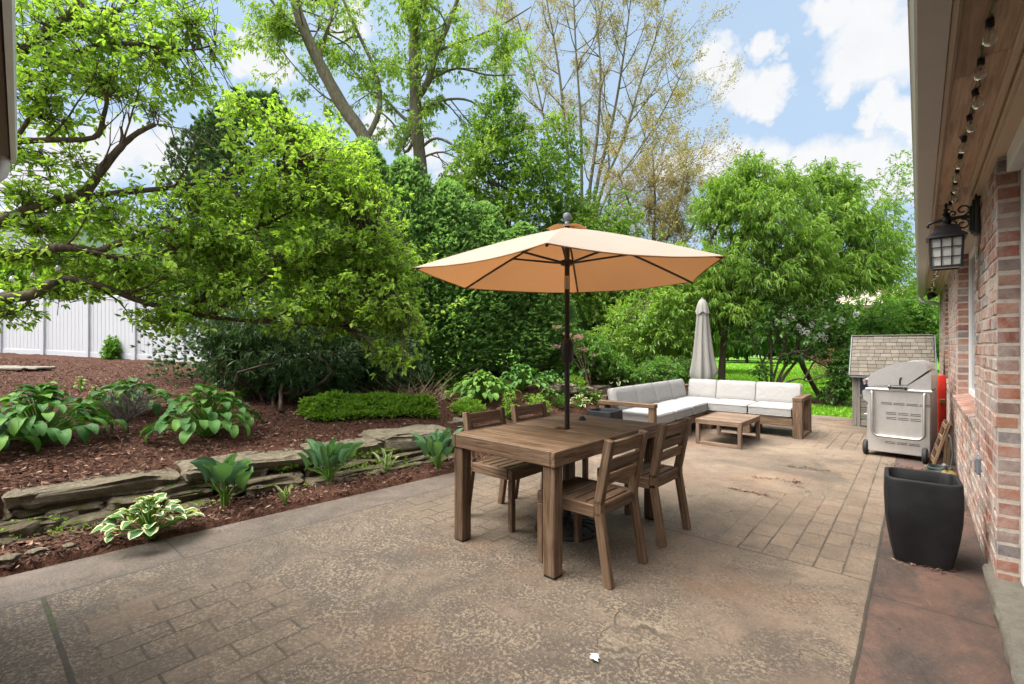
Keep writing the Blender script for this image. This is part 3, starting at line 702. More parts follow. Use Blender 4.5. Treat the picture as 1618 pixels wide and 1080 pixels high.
# wall lantern
LX, LY = .146, 4.57
la = empty('wall_lantern', (XW, LY, 2.27), label='black scrolled wall lantern with frosted panes on the brick wall', cat='lantern')
g = MB(); g.box((-.014, 0, .0), (.028, .15, .27), b=.008); g.box((-.034, 0, -.01), (.014, .11, .22), b=.006); g.box((-.046, 0, -.02), (.012, .07, .17), b=.005)
g.build('backplate', M['black_metal'], la)
ax = LX-XW
g = MB()
g.tube([(-.05, 0, -.005), (-.1, 0, .0), (ax, 0, -.003), (ax-.06, 0, -.012), (ax-.092, 0, -.022), (ax-.1, 0, -.04), (ax-.09, 0, -.05)], [.012, .012, .013, .011, .010, .009, .008], 8)
def scroll(cx, cz, r0, a0, turns, sgn):
    a = np.linspace(0, turns*2*math.pi, 22); r = r0*(1-.72*a/a[-1])
    return np.stack([cx+r*np.cos(a0+sgn*a), np.zeros(22), cz+r*np.sin(a0+sgn*a)], 1)
g.tube(scroll(-.085, .048, .042, R(-100), 1.15, 1), .006, 6); g.tube(scroll(-.135, .03, .026, R(-60), 1.2, -1), .006, 6)
g.tube(scroll(-.085, -.052, .038, R(100), 1.15, -1), .006, 6); g.tube(scroll(-.13, -.035, .024, R(60), 1.2, 1), .006, 6)
g.build('bracket', M['black_metal'], la, angle=50)
g = MB(); g.lathe([(.001, .115), (.008, .105), (.010, .09), (.005, .075), (.016, .066), (.018, .06), (.009, .052), (.020, .038), (.024, .03), (.012, .02), (.022, .005), (.026, -.01), (.018, -.03), (.03, -.04), (.032, -.05)], (ax, 0, 0), 16)
g.build('finial', M['black_metal'], la, angle=40)
def sq(h, z): return [(-h, -h, z), (h, -h, z), (h, h, z), (-h, h, z)]
g = MB(); pr = [(.03, -.045), (.055, -.052), (.068, -.075), (.078, -.105), (.105, -.13), (.108, -.142), (.09, -.142)]
g.grid(np.array([sq(h, z) for h, z in pr])[:, ::-1]+np.array([ax, 0, 0]), wrap=True); g.build('cap', M['black_metal'], la, angle=25)
g = MB(); zt, zb, ht, hb_ = -.143, -.345, .086, .078
for sx in (-1, 1):
    for sy in (-1, 1): g.bar((ax+sx*ht, sy*ht, zt), (ax+sx*hb_, sy*hb_, zb), .013, .013, b=.002)
for f_, w_ in ((0, .012), (1/3, .006), (2/3, .006), (1, .016)):
    h = ht+(hb_-ht)*f_; z = zt+(zb-zt)*f_
    for s_ in (-1, 1): g.box((ax, s_*h, z), (2*h, w_, w_), b=.001); g.box((ax+s_*h, 0, z), (w_, 2*h, w_), b=.001)
for u in (-1/3, 1/3):
    for s_ in (-1, 1):
        g.bar((ax+u*ht, s_*ht, zt), (ax+u*hb_, s_*hb_, zb), .006, .006, b=.001); g.bar((ax+s_*ht, u*ht, zt), (ax+s_*hb_, u*hb_, zb), .006, .006, b=.001)
g.build('cage', M['black_metal'], la)
g = MB(); g.grid(np.array([sq(hb_-.008, zb+.002), sq(ht-.008, zt)])+np.array([ax, 0, 0]), wrap=True); g.add(np.array(sq(hb_-.008, zb+.002))+np.array([ax, 0, 0]), [np.array([[3, 2, 1, 0]])])
g.build('pane', M['frosted_glass'], la)
# string lights under the eave
sl = empty('string_lights', (.176, 2., 2.437), label='string of clear globe bulbs on black cable under the wooden soffit', cat='string lights')
yb = np.arange(1.62, 13.0, .285); g = MB(); pts = []
for i, y in enumerate(yb[:-1]):
    for f_ in (0, .25, .5, .75): pts.append((rng.normal(0, .006), y+f_*.285-2., -.004-.022*math.sin(math.pi*f_)+(0 if f_ else .0)))
g.tube(pts, .0035, 5); g.build('cable', M['black_metal'], sl)
gs = MB(); gs.lathe([(.007, .004), (.014, 0), (.015, -.03), (.012, -.036)], n=10); ms = gs.mesh('socket', M['black_metal'], True)
gb = MB(); gb.lathe([(.011, -.034), (.013, -.042), (.021, -.055), (.0265, -.072), (.0245, -.089), (.015, -.1), (.001, -.1045)], n=14); mbl = gb.mesh('bulb', M['bulb_glass'], True)
for y in yb:
    s_ = bpy.data.objects.new('socket', ms); COL.objects.link(s_); s_.parent = sl; s_.location = (0, y-2., -.004); s_.rotation_euler = (rng.normal(0, .12), rng.normal(0, .12), 0)
    b_ = bpy.data.objects.new('bulb', mbl); COL.objects.link(b_); b_.parent = s_; s_.scale = (.78, .78, .8)
# the other wing's eave at the upper left
P0 = -2.81*RT+2.67*FW; dv = norm(.719*RT-.695*FW); nv = norm(.695*RT+.719*FW)
wing = empty('house_wing', tuple(P0-nv*.4), label='white gutter end and downspout elbow of a house wing at the upper left edge', cat='house')
WO = np.array(wing.location)
def wq(t_, o_, z_): return P0+dv*t_+nv*o_+np.array([0, 0, z_])-WO
def wprism(name, mat, prof, t0, t1):
    g = MB(); n_ = len(prof); V = [wq(t0, o_, z_) for o_, z_ in prof]+[wq(t1, o_, z_) for o_, z_ in prof]; j = np.arange(n_); k = (j+1) % n_
    g.add(V, [np.stack([j, k, k+n_, j+n_], 1), j[::-1][None], (j+n_)[None]]); return g.build(name, M[mat], wing)
wprism('gutter', 'fascia_brown', [(-.095, 2.40), (-.012, 2.40), (-.006, 2.41), (-.006, 2.495), (-.095, 2.495)], 0, 4)
wprism('gutter_lip', 'white_paint', [(-.0055, 2.385), (.014, 2.40), (.020, 2.50), (.008, 2.52), (-.0055, 2.51)], -.004, 4)
wprism('fascia', 'fascia_brown', [(-.12, 2.38), (-.0955, 2.38), (-.0955, 2.56), (-.12, 2.56)], 0, 4)
wprism('soffit', 'cream_trim', [(-.42, 2.44), (-.1205, 2.44), (-.1205, 2.46), (-.42, 2.46)], 0, 4)
wprism('wall', 'brick', [(-3., 0), (-.42, 0), (-.42, 2.6), (-3., 2.6)], .02, 4)
wprism('roof', 'shingle_house', [(-3.2, 3.6), (.0, 2.58), (.0, 2.56), (-.1, 2.565), (-3.2, 3.55)], -.05, 4)
g = MB(); c = wq(.06, -.045, 2.40)
g.tube([c, c+(0, 0, -.05), c-nv*.01+(0, 0, -.085), c-nv*.04+(0, 0, -.125), c-nv*.09+(0, 0, -.155), c-nv*.2+(0, 0, -.2), c-nv*.33+(0, 0, -.25), c-nv*.345+(0, 0, -.35), c-nv*.345+(0, 0, -2.2)], [.036, .038, .041, .042, .042, .04, .04, .04, .04], 14)
g.build('downspout', M['white_paint'], wing, angle=40)
# ================================================================== FURNITURE
def puff(mb, c, size, r=.05, bulge=.10, n=9, M_=None, rn=None, sag=0.):
    """soft cushion: rounded box with bulging faces"""
    h = np.array(size, float)/2; r = min(r, h.min()*.95); a = np.linspace(-1, 1, n)
    for ax in range(3):
        b, d = (ax+1) % 3, (ax+2) % 3
        for s_ in (-1, 1):
            U, Vv = np.meshgrid(a, a, indexing='ij'); p = np.zeros((n, n, 3)); p[..., ax] = s_; p[..., b] = U if s_ > 0 else -U; p[..., d] = Vv
            q0 = p*h; q = np.clip(q0, -(h-r), h-r); dd = norm(q0-q); V = q+r*dd
            thin = int(np.argmin(h)); o = [k for k in range(3) if k != thin]
            u, v = V[..., o[0]]/h[o[0]], V[..., o[1]]/h[o[1]]
            V[..., thin] *= 1+bulge*(1-u**4)*(1-v**4)-bulge*.4*(np.abs(u*v)**3)
            if M_ is not None: V = V @ np.asarray(M_).T
            mb.grid(V+np.array(c, float), rn=rn)
# ---- dining table
TC = np.array([-2.03, 2.95, 0]); TR = -R(1.6)
dt = empty('dining_table', TC, TR, label='weathered brown wooden dining table with thick square legs under the tan umbrella', cat='table')
W2, L2 = .45, .695
g = MB(); m = 11; st = (2*L2-.064)/m
for i in range(m):
    yc = -L2+.032+(i+.5)*st
    if abs(yc-.0) < st*.3:     # plank with the pole hole
        g.box((-.235, yc, .7375), (.360, st-.004, .025), b=.003, axis=0); g.box((.235, yc, .7375), (.360, st-.004, .025), b=.003, axis=0)
        g.box((0, yc-st*.40, .7375), (.106, st*.17, .025), b=.001, axis=0); g.box((0, yc+st*.40, .7375), (.106, st*.17, .025), b=.001, axis=0)
    else: g.box((0, yc, .7375+rng.normal(0, .0006)), (.836, st-.004, .025), b=.003, axis=0)
g.build('tabletop', M['weathered_wood'], dt)
g = MB()
for s_ in (-1, 1):
    g.box((s_*(W2-.016), 0, .7045), (.032, 2*L2, .093), b=.004); g.box((0, s_*(L2-.016), .7045), (2*W2-.066, .031, .092), b=.004)
g.build('apron', M['weathered_wood'], dt)
for sx in (-1, 1):
    for sy in (-1, 1):
        g = MB(); g.box((sx*(W2-.052), sy*(L2-.052), .336), (.086, .086, .648), b=.005, axis=2); lg = g.build('leg', M['weathered_wood'], dt)
        g = MB(); g.box((sx*(W2-.052), sy*(L2-.052), .006), (.078, .078, .012), b=.002); g.build('foot_pad', M['rubber'], lg)
# ---- chairs (face local +Y)
def make_chair():
    r_ = empty('dining_chair'); W = .225
    g = MB()
    for i, (y0, y1) in enumerate(((-.158, -.096), (-.080, -.018), (-.002, .060), (.076, .138), (.154, .207))):
        g.box((0, (y0+y1)/2, .441), (2*W-.085, y1-y0, .02), b=.004, axis=0)
    g.build('seat', M['weathered_wood'], r_)
    g = MB()
    g.box((0, .232, .414), (2*W-.004, .045, .074), b=.005, axis=0); g.box((0, -.185, .414), (2*W-.095, .03, .07), b=.004, axis=0)
    for s_ in (-1, 1): g.box((s_*(W-.02), .02, .414), (.04, .376, .074), b=.005, axis=1)
    g.build('seat_frame', M['weathered_wood'], r_)
    for s_ in (-1, 1):
        g = MB(); g.box((s_*(W-.023), .231, .188), (.044, .042, .376), b=.004, axis=2); g.build('leg', M['weathered_wood'], r_)
        g = MB(); a, b_, c_, d_ = np.array([(s_*(W-.02), -.258, .0), (s_*(W-.02), -.19, .40), (s_*(W-.02), -.19, .47), (s_*(W-.02), -.262, .835)])
        g.bar(a, b_+(0, .0, .012), .042, .052, up=(0, 1, 0), b=.004); g.bar(b_-(0, 0, .012), c_+(0, 0, .012), .042, .0525, up=(0, 1, 0), b=.004); g.bar(c_-(0, 0, .01), d_, .042, .052, up=(0, 1, 0), b=.004)
        g.build('leg', M['weathered_wood'], r_)
    for z0, z1 in ((.735, .822), (.648, .712), (.562, .626)):
        zc = (z0+z1)/2; yc = -.19-.072*(zc-.47)/.365
        g = MB(); Mx = np.array(Matrix.Rotation(math.atan(.072/.365), 3, 'X')); g.box((0, yc, zc), (2*W-.082, .022, z1-z0), M=Mx, b=.004, axis=0); g.build('back_slat', M['weathered_wood'], r_)
    return r_
ch = make_chair(); GRP = 'slatted chairs around the dining table'
specs = [((-1.58, 2.605), 90-1.5, 'brown slatted wooden chair nearest the camera at the table side facing the hedge'),
         ((-1.575, 3.335), 90-2, 'brown slatted wooden chair on the house side of the table, nearer the coffee table'),
         ((-2.505, 2.86), -91, 'brown slatted chair on the bed side of the table, nearer the stone wall'),
         ((-2.50, 3.45), -92, 'brown slatted chair on the bed side of the table, nearer the sofa')]
for i, ((x, y), a, lb) in enumerate(specs):
    o = ch if i == 0 else copy_tree(ch); o.location = (x, y, 0); o.rotation_euler = (0, 0, R(a)); tag(o, lb, 'chair', GRP)
# ---- open umbrella
um = empty('patio_umbrella', TC+(.015, .0, .05)+RT*.022, label='open tan hexagonal umbrella standing through the dining table', cat='umbrella')
UZ = .05
g = MB(); g.tube([(0, 0, 0), (0, 0, 1.2), (0, 0, 2.22)], .0195, 16); g.build('pole', M['bronze_metal'], um, angle=40)
g = MB(); g.tube([(0, 0, 1.74), (0, 0, 1.84)], .0215, 16); g.box((.012, -.014, 1.815), (.014, .018, .012)); g.build('tilt_joint', M['silver'], um, angle=40)
g = MB(); prc = [(.02, 1.185), (.040, 1.195), (.047, 1.22), (.047, 1.33), (.040, 1.36), (.02, 1.375)]; g.lathe(prc, n=18); kb = g.build('crank_box', M['bronze_metal'], um, angle=40)
g = MB(); g.tube([(0, .03, 1.27), (0, .06, 1.27), (0, .062, 1.21)], .006, 8); g.tube([(0, .062, 1.215), (0, .1, 1.215)], .01, 8); g.build('crank_handle', M['bronze_metal'], kb, angle=40)
RU, ZT, ZE = 1.135, 2.20, 1.845; PH = math.atan2(RT[1], RT[0])
# ribs: measured at 42 + 60k degrees from the camera's right, towards the camera
ribs = []
for k in range(6):
    th = R(42+60*k); d = math.cos(th)*RT-math.sin(th)*FW; ribs.append(norm(d))
def ribp(k, s):
    d = ribs[k % 6]; return d*RU*s+np.array([0, 0, ZT-(ZT-ZE)*s**1.18])
g = MB(); ns, ntt = 16, 13; S0 = .13
def cpanel(mb, k, s0, s1, off=0., scal=.045, nn=ns):
    G = np.zeros((nn, ntt, 3))
    for i, s_ in enumerate(np.linspace(s0, s1, nn)):
        a, b_ = ribp(k, s_), ribp(k+1, s_)
        for j, t_ in enumerate(np.linspace(0, 1, ntt)):
            p = a*(1-t_)+b_*t_; w_ = 4*t_*(1-t_)
            p = p*np.array([1-scal*w_*max(0, (s_-.6)/.4), 1-scal*w_*max(0, (s_-.6)/.4), 1]); p[2] -= .022*w_*s_-off+.005*math.sin(9*s_+k*2.1+5*t_)*w_*s_
            G[i, j] = p
    mb.grid(G)
for k in range(6): cpanel(g, k, S0, 1.0)
g.build('canopy', M['tan_canopy'], um, smooth=True)
g = MB()
for k in range(6):                                   # vent cap, each panel lifted in the middle
    G = np.zeros((8, ntt, 3))
    for i, s_ in enumerate(np.linspace(.012, .15, 8)):
        a, b_ = ribp(k, s_), ribp(k+1, s_)
        for j, t_ in enumerate(np.linspace(0, 1, ntt)):
            w_ = 4*t_*(1-t_); p = a*(1-t_)+b_*t_; p[2] += .014+.024*w_*(s_/.15); p[:2] *= 1-.05*w_; G[i, j] = p
    g.grid(G)
g.build('vent', M['tan_canopy'], um, smooth=True)
g = MB()
for k in range(6):
    e = []
    for t_ in np.linspace(0, 1, ntt):
        a, b_ = ribp(k, 1.), ribp(k+1, 1.); w_ = 4*t_*(1-t_); p = a*(1-t_)+b_*t_; p[:2] *= 1-.045*w_; p[2] -= .022*w_; e.append(p)
    g.tube(e, .004, 5)
g.build('hem', M['trim_brown'], um)
g = MB(); g.lathe([(.03, 2.17), (.05, 2.15), (.05, 2.12), (.022, 2.11)], n=16); g.build('hub', M['black_metal'], um, angle=40); g = MB(); g.lathe([(.022, 1.915), (.05, 1.925), (.05, 1.955), (.022, 1.965)], n=16); g.build('runner', M['black_metal'], um, angle=40)
for k in range(6):
    g = MB(); pts = [ribp(k, s_)-np.array([0, 0, .014]) for s_ in np.linspace(.03, .985, 14)]; g.tube(pts, .0085, 6); rb = g.build('rib', M['bronze_metal'], um)
    g = MB(); g.tube([ribs[k]*.04+np.array([0, 0, 1.94]), ribp(k, .47)-np.array([0, 0, .02])], .0085, 6); g.build('strut', M['black_metal'], rb)
g = MB(); g.lathe([(.01, 2.20), (.018, 2.215), (.018, 2.245), (.012, 2.25), (.026, 2.265), (.031, 2.287), (.024, 2.308), (.001, 2.317)], n=18); g.build('finial', M['plastic_grey'], um, angle=50)
ub = empty('umbrella_base', TC+(.015, 0, 0)+RT*.022, label='round dark cast iron umbrella base on the patio beneath the dining table', cat='umbrella base')
g = MB(); g.lathe([(.24, 0), (.245, .012), (.235, .03), (.19, .045), (.12, .06), (.05, .085), (.034, .10), (.032, .13)], n=40)
for i in range(14):
    a = i*2*math.pi/14; p = np.array([math.cos(a), math.sin(a), 0]); q = np.array([-p[1], p[0], 0])
    g.tube([p*.225+(0, 0, .037), p*.17+q*.018+(0, 0, .053), p*.12-q*.01+(0, 0, .065), p*.07+(0, 0, .08)], .007, 5)
g.build('disc', M['iron'], ub, angle=40)
g = MB(); g.lathe([(.0205, .11), (.03, .11), (.03, .36), (.0205, .36)], n=16); tb = g.build('sleeve', M['iron'], ub, angle=40)
g = MB(); g.tube([(0, .03, .3), (0, .07, .3)], .008, 8); g.box((0, .08, .3), (.05, .014, .018)); g.build('knob', M['iron'], ub)
pc = gp(920, 663, .751); pk = empty('hole_plug', pc, label='small black round plug lying on the dining table near the pole', cat='plug')
g = MB(); g.lathe([(.031, 0), (.033, .006), (.03, .012), (.022, .013), (.02, .026), (.016, .03), (.001, .031)], n=18); g.build('cap', M['rubber'], pk, angle=40)
# ---- planters
def planter(loc, label, rz=0., hsc=1.):
    r_ = empty('square_planter', loc, rz, label=label, cat='planter', group='black square planters')
    prof = [(.125, 0), (.14, .004), (.158, .09), (.176, .2), (.187, .3), (.191, .40), (.190, .47), (.187, .515), (.186, .528), (.183, .533), (.166, .533), (.163, .528), (.162, .46), (.150, .33)]
    a = np.arange(48)*2*math.pi/48; e = 7.; sh = (np.abs(np.cos(a))**e+np.abs(np.sin(a))**e)**(-1/e)
    G = np.array([np.stack([h*sh*np.cos(a), h*sh*np.sin(a), np.full(48, z)], 1) for h, z in prof])
    g = MB(); g.grid(G, wrap=True); g.add(G[0], [np.arange(48)[::-1][None]]); g.build('pot', M['planter'], r_, angle=35)
    g = MB(); s_ = G[-1].copy(); s_[:, 2] = .39; s_[:, :2] *= 1.03; g.add(s_, [np.arange(48)[None]]); g.build('soil', M['potting_soil'], r_); return r_
planter((.012, 4.03, 0), 'large empty black square planter by the brick wall', R(3))
planter((-3.13, 5.52, 0), 'empty black square planter beside the sofa arm behind the dining table', R(2))
# ---- sectional sofa
so = empty('sectional_sofa', (-2.4, 7.4, 0), label='L shaped wooden sectional sofa with off white cushions', cat='sofa'); SO = np.array([-2.4, 7.4, 0])
def sb(name, boxes, mat='weathered_wood', b=.005, parent=None):
    g = MB()
    for (x0, x1, y0, y1, z0, z1) in boxes: g.box(np.array([(x0+x1)/2, (y0+y1)/2, (z0+z1)/2])-SO, (x1-x0, y1-y0, z1-z0), b=b)
    return g.build(name, M[mat], parent or so)
XB, XF, YN, YB, YF, XR = -3.46, -2.67, 5.94, 8.86, 8.06, -1.30
sb('base_frame', [(XF-.035, XF, 6.02, YF, .17, .29), (XF, XR-.13, YF, YF+.035, .169, .289), (XB, XB+.04, YN+.1, YB, .17, .29), (XB+.04, XR-.13, YB-.04, YB, .169, .289), (XB+.04, XF-.035, 6.02, 6.055, .171, .288), (XB+.041, XF-.036, 6.06, YB-.041, .235, .262), (XF-.035, XR-.131, YF+.036, YB-.042, .234, .261)])
for (x, y) in ((XF-.06, 7.35), (XF-.06, YF-.04), (XF+.03, YF+.05), (-2.06, YF+.05), (XB+.05, 7.35), (XB+.05, YB-.06), (-2.06, YB-.06)):
    sb('leg', [(x-.05, x+.05, y-.05, y+.05, 0, .168)])
sb('arm', [(XB-.01, XF+.04, YN-.01, YN+.10, .545, .600), (XF-.05, XF+.035, YN, YN+.085, 0, .544), (XB, XB+.085, YN, YN+.085, 0, .544), (XB+.086, XF-.051, YN+.01, YN+.07, .17, .26)])
sb('arm', [(XR-.125, XR, YF-.01, YF+.11, 0, .544), (XR-.125, XR, YB-.14, YB, 0, .544), (XR-.127, XR+.002, YF-.012, YB+.002, .545, .604), (XR-.123, XR-.002, YF+.111, YB-.141, .0, .04)])
bs = []
for z0 in (.34, .45, .56): bs += [(XB, XB+.025, YN+.09, YB, z0, z0+.07), (XB+.026, XR-.13, YB-.025, YB, z0, z0+.07)]
for y in (YN+.12, 6.9, 7.9, YB-.09): bs.append((XB+.026, XB+.06, y-.03, y+.03, .29, .655))
for x in (XB+.5, -2.3, XR-.2): bs.append((x-.03, x+.03, YB-.06, YB-.026, .29, .655))
bs += [(XB-.003, XB+.045, YN+.085, YB+.003, .632, .664), (XB+.046, XR-.13, YB-.045, YB+.002, .632, .664)]
sb('back_frame', bs)
def piping(g, c, size, M_):
    h = np.array(size)/2; th = int(np.argmin(h)); o = [k for k in range(3) if k != th]; a = np.linspace(0, 2*math.pi, 61); e = .12
    for s_ in (-1, 1):
        P = np.zeros((61, 3)); P[:, o[0]] = (h[o[0]]+.001)*np.sign(np.cos(a))*np.abs(np.cos(a))**e; P[:, o[1]] = (h[o[1]]+.001)*np.sign(np.sin(a))*np.abs(np.sin(a))**e
        P[:, th] = s_*(h[th]-.030); P = P if M_ is None else P @ np.asarray(M_).T; g.tube(P+c, .0045, 5, cap=False)
def cush(name, c, size, M_=None, bulge=.12, r=.035):
    g = MB(); puff(g, np.array(c, float)-SO, size, r, bulge, M_=M_); piping(g, np.array(c, float)-SO, size, M_); g.build(name, M['cushion'], so, smooth=True)
ys = np.linspace(6.045, YF-.0, 4)
for a, b_ in zip(ys[:-1], ys[1:]): cush('seat_cushion', ((XB+.11+XF)/2+.02, (a+b_)/2, .372), (.70, b_-a-.006, .165), bulge=.10)
cush('seat_cushion', (XB+.46, (YF+YB)/2-.03, .370), (.70, .73, .163), bulge=.10)
xs = [XF+.01, -2.045, XR-.135]
for a, b_ in zip(xs[:-1], xs[1:]): cush('seat_cushion', ((a+b_)/2, (YF+YB)/2-.04, .372), (b_-a-.006, .74, .165), bulge=.10)
ys = np.linspace(6.06, 8.66, 5); lean = np.array(Matrix.Rotation(R(-12), 3, 'Y'))
for a, b_ in zip(ys[:-1], ys[1:]): cush('back_cushion', (XB+.15, (a+b_)/2, .592), (.15, b_-a-.002, .345), lean, .14, .035)
xs = [XB+.27, -2.70, -2.07, XR-.12]; lean = np.array(Matrix.Rotation(R(-12), 3, 'X'))
for a, b_ in zip(xs[:-1], xs[1:]): cush('back_cushion', ((a+b_)/2, YB-.14, .594), (b_-a-.002, .15, .345), lean, .14, .035)
# ---- coffee table
ct = empty('coffee_table', (-2.075, 7.2, 0), -R(1), label='low square wooden coffee table with open loop legs in front of the sofa', cat='table')
g = MB()
for i in range(8): g.box((0, -.43+.86*(i+.5)/8, .340), (.545, .86/8-.004, .026), b=.003, axis=0)
g.build('tabletop', M['pale_wood'], ct)
g = MB()
for s_ in (-1, 1): g.box((s_*.288, 0, .320), (.03, .92, .070), b=.004); g.box((0, s_*.445, .320), (.545, .03, .069), b=.004)
g.build('apron', M['pale_wood'], ct)
for s_ in (-1, 1):
    g = MB(); y = s_*.435
    for sx in (-1, 1): g.box((sx*.276, y, .142), (.05, .05, .284), b=.004, axis=2)
    g.box((0, y, .0225), (.501, .048, .045), b=.004); g.build('leg', M['pale_wood'], ct)
# ---- closed umbrella behind the sofa
cu = empty('closed_umbrella', (-3.17, 9.33, 0), label='closed pale grey umbrella standing folded behind the sofa corner', cat='umbrella')
g = MB(); g.tube([(0, 0, .06), (0, 0, 2.25)], .019, 12); g.build('pole', M['black_metal'], cu, angle=40)
g = MB(); n_ = 96; th = np.arange(n_)*2*math.pi/n_; G = []
for z, r0 in ((2.22, .045), (2.10, .085), (1.95, .10), (1.75, .115), (1.5, .135), (1.2, .16), (.98, .19), (.86, .205), (.76, .20), (.70, .18)):
    t_ = (2.22-z)/1.52; ph = .5*math.sin(z*1.7)
    fold = 1+(.12+.30*t_)*np.abs(np.sin(4*th+ph))**.7*np.sign(np.sin(8*th+2*ph))*.6+.10*t_*np.sin(3*th+1.)+.05*np.sin(5*th)
    zz = z+(.10*np.sin(2*th+.6)+.05*np.sin(7*th))*max(0, t_-.82)/.18
    G.append(np.stack([r0*fold*np.cos(th), r0*fold*np.sin(th), zz], 1))
g.grid(np.array(G)[::-1], wrap=True); g.build('canopy', M['grey_canopy'], cu, smooth=True)
g = MB(); G = []
for z, r0 in ((2.275, .028), (2.25, .06), (2.15, .095), (2.04, .118), (2.0, .122)):
    fold = 1+.10*np.sin(8*th+.4)*(2.3-z)/.3; G.append(np.stack([r0*fold*np.cos(th), r0*fold*np.sin(th), z+.025*np.sin(4*th)*(z < 2.02)], 1))
g.grid(np.array(G)[::-1], wrap=True); g.build('vent', M['grey_canopy'], cu, smooth=True)
g = MB(); g.lathe([(.03, 2.262), (.034, 2.28), (.02, 2.296), (.001, 2.30)], n=14); g.build('cap', M['plastic_grey'], cu, angle=40)
g = MB(); g.box((0, 0, .03), (.46, .46, .06), b=.012); g.lathe([(.04, .06), (.03, .09), (.03, .30), (.02, .31)], n=14); g.build('base', M['iron'], cu)
# ---- gas grill, seen from its side panel
gr = empty('gas_grill', (-.195, 7.43, 0), -R(5), label='stainless steel gas grill with side panel and bar handle beside the house', cat='grill')
g = MB(); LZ = .98
g.box((0, .012, .44), (.59, .024, .76), b=.006); g.box((0, LZ-.012, .44), (.59, .024, .76), b=.006); g.box((.285, LZ/2, .44), (.02, LZ-.05, .75), b=.003); g.box((0, LZ/2, .075), (.57, LZ-.05, .03), b=.003)
g.box((0, .007, .832), (.636, .05, .022), b=.005); g.build('cabinet', M['steel'], gr)
g = MB(); g.box((-.278, LZ/2, .44), (.03, LZ-.05, .70), b=.003)
for y0 in (.04, .50): g.box((-.302, y0+.22, .36), (.02, .43, .52), b=.006)
dd = g.build('doors', M['steel'], gr)
g = MB()
for y0 in (.1, .56): g.tube([(-.315, y0, .5), (-.345, y0, .5), (-.345, y0+.3, .5), (-.315, y0+.3, .5)], .008, 8)
g.build('handle', M['silver'], dd)
g = MB(); poly = [(-.30, .66), (-.345, .70), (-.355, .80), (-.30, .845), (-.29, .845), (-.29, .66)]; g.prism(poly[::-1], .02, LZ-.02); cpn = g.build('control_panel', M['steel'], gr)
g = MB()
for i in range(4): g.lathe([(.001, 0), (.022, .0), (.026, .025), (.02, .03), (.001, .03)], (-.35, .16+.21*i, .745), 14, M=np.array(Matrix.Rotation(R(-90), 3, 'Y')))
g.build('knob', M['black_metal'], cpn, angle=40)
# hood: end plate follows the photo's profile
hp = [(-.295, .865), (-.292, .975), (-.24, 1.035), (-.17, 1.085), (-.09, 1.128), (0., 1.162), (.08, 1.18), (.15, 1.184), (.21, 1.168), (.255, 1.13), (.275, 1.08), (.09, .900), (.02, .897), (-.06, .885)]
g = MB(); g.prism(hp[::-1], .0, .022); g.prism(np.array(hp[::-1])*[.985, .985]+[0, .014], .022, LZ-.022); g.prism(hp[::-1], LZ-.022, LZ); hd = g.build('hood', M['steel'], gr, angle=32)
g = MB(); rp_ = [(.282, 1.055), (.303, 1.02), (.303, .845), (-.29, .845), (-.29, .862), (-.06, .880), (.02, .892), (.094, .895)]; g.prism(rp_[::-1], .008, LZ-.008); g.build('firebox', M['steel'], gr)
g = MB(); g.tube([(-.34, .06, .935), (-.34, LZ-.06, .935)], .018, 10)
for y in (.1, LZ-.1): g.bar((-.29, y, .95), (-.345, y, .935), .02, .02)
g.build('handle', M['silver'], hd)
g = MB(); g.tube([(-.055, -.028, .868), (.055, -.028, .868)], .018, 12); 
for x in (-.078, .078): g.tube([(x-.012, -.028, .868), (x+.012, -.028, .868)], .024, 12)
g.tube([(-.09, -.02, .868), (.09, -.02, .868)], .009, 8); g.build('hinge_bar', M['black_metal'], gr, angle=40)
g = MB(); g.tube([(.02, -.004, .90), (.02, -.004, .96), (.028, -.004, .985), (.04, -.004, .985)], .009, 6); g.build('slot', M['black_metal'], hd)
g = MB(); hx = .245; a = np.linspace(0, math.pi/2, 8); pts = [(-hx-.005, .0, .80), (-hx-.005, -.04, .80), (-hx, -.045, .78)]
pts += [(-hx+.07-.07*math.cos(q), -.045, .33-.07*math.sin(q)) for q in a]; pts += [(hx-.07+.07*math.sin(q), -.045, .33-.07*math.cos(q)) for q in a]
pts += [(hx, -.045, .78), (hx+.005, -.04, .80), (hx+.005, .0, .80)]
g.tube(pts, .0155, 12); g.build('bar_handle', M['silver'], gr, angle=50)
for (z, x0, n_, w_) in ((.672, -.17, 4, .105), (.655, -.17, 4, .105), (.555, -.12, 3, .098), (.535, -.12, 3, .098), (.495, -.12, 3, .098), (.475, -.12, 3, .098), (.195, -.13, 3, .098), (.178, -.13, 3, .098)):
    for i in range(n_):
        g = MB(); g.box((x0+(i+.5)*(w_+.016), -.0015, z), (w_, .004, .0065), b=.0015); g.build('vent_slot', M['black_metal'], gr)
for (x, y) in ((-.325, .06), (.255, -.075), (-.325, LZ-.12), (.325, LZ-.1)):
    g = MB(); Mx = np.array(Matrix.Rotation(R(90), 3, 'Y')); g.lathe([(.02, -.024), (.075, -.024), (.092, -.014), (.092, .014), (.075, .024), (.02, .024)], (x, y, .092), 20, M=Mx); wh = g.build('wheel', M['rubber'], gr, angle=40)
    g = MB(); g.lathe([(.001, -.026), (.04, -.026), (.042, .0), (.04, .026), (.001, .026)], (x, y, .092), 14, M=Mx); g.build('rim', M['plastic_grey'], wh, angle=40)
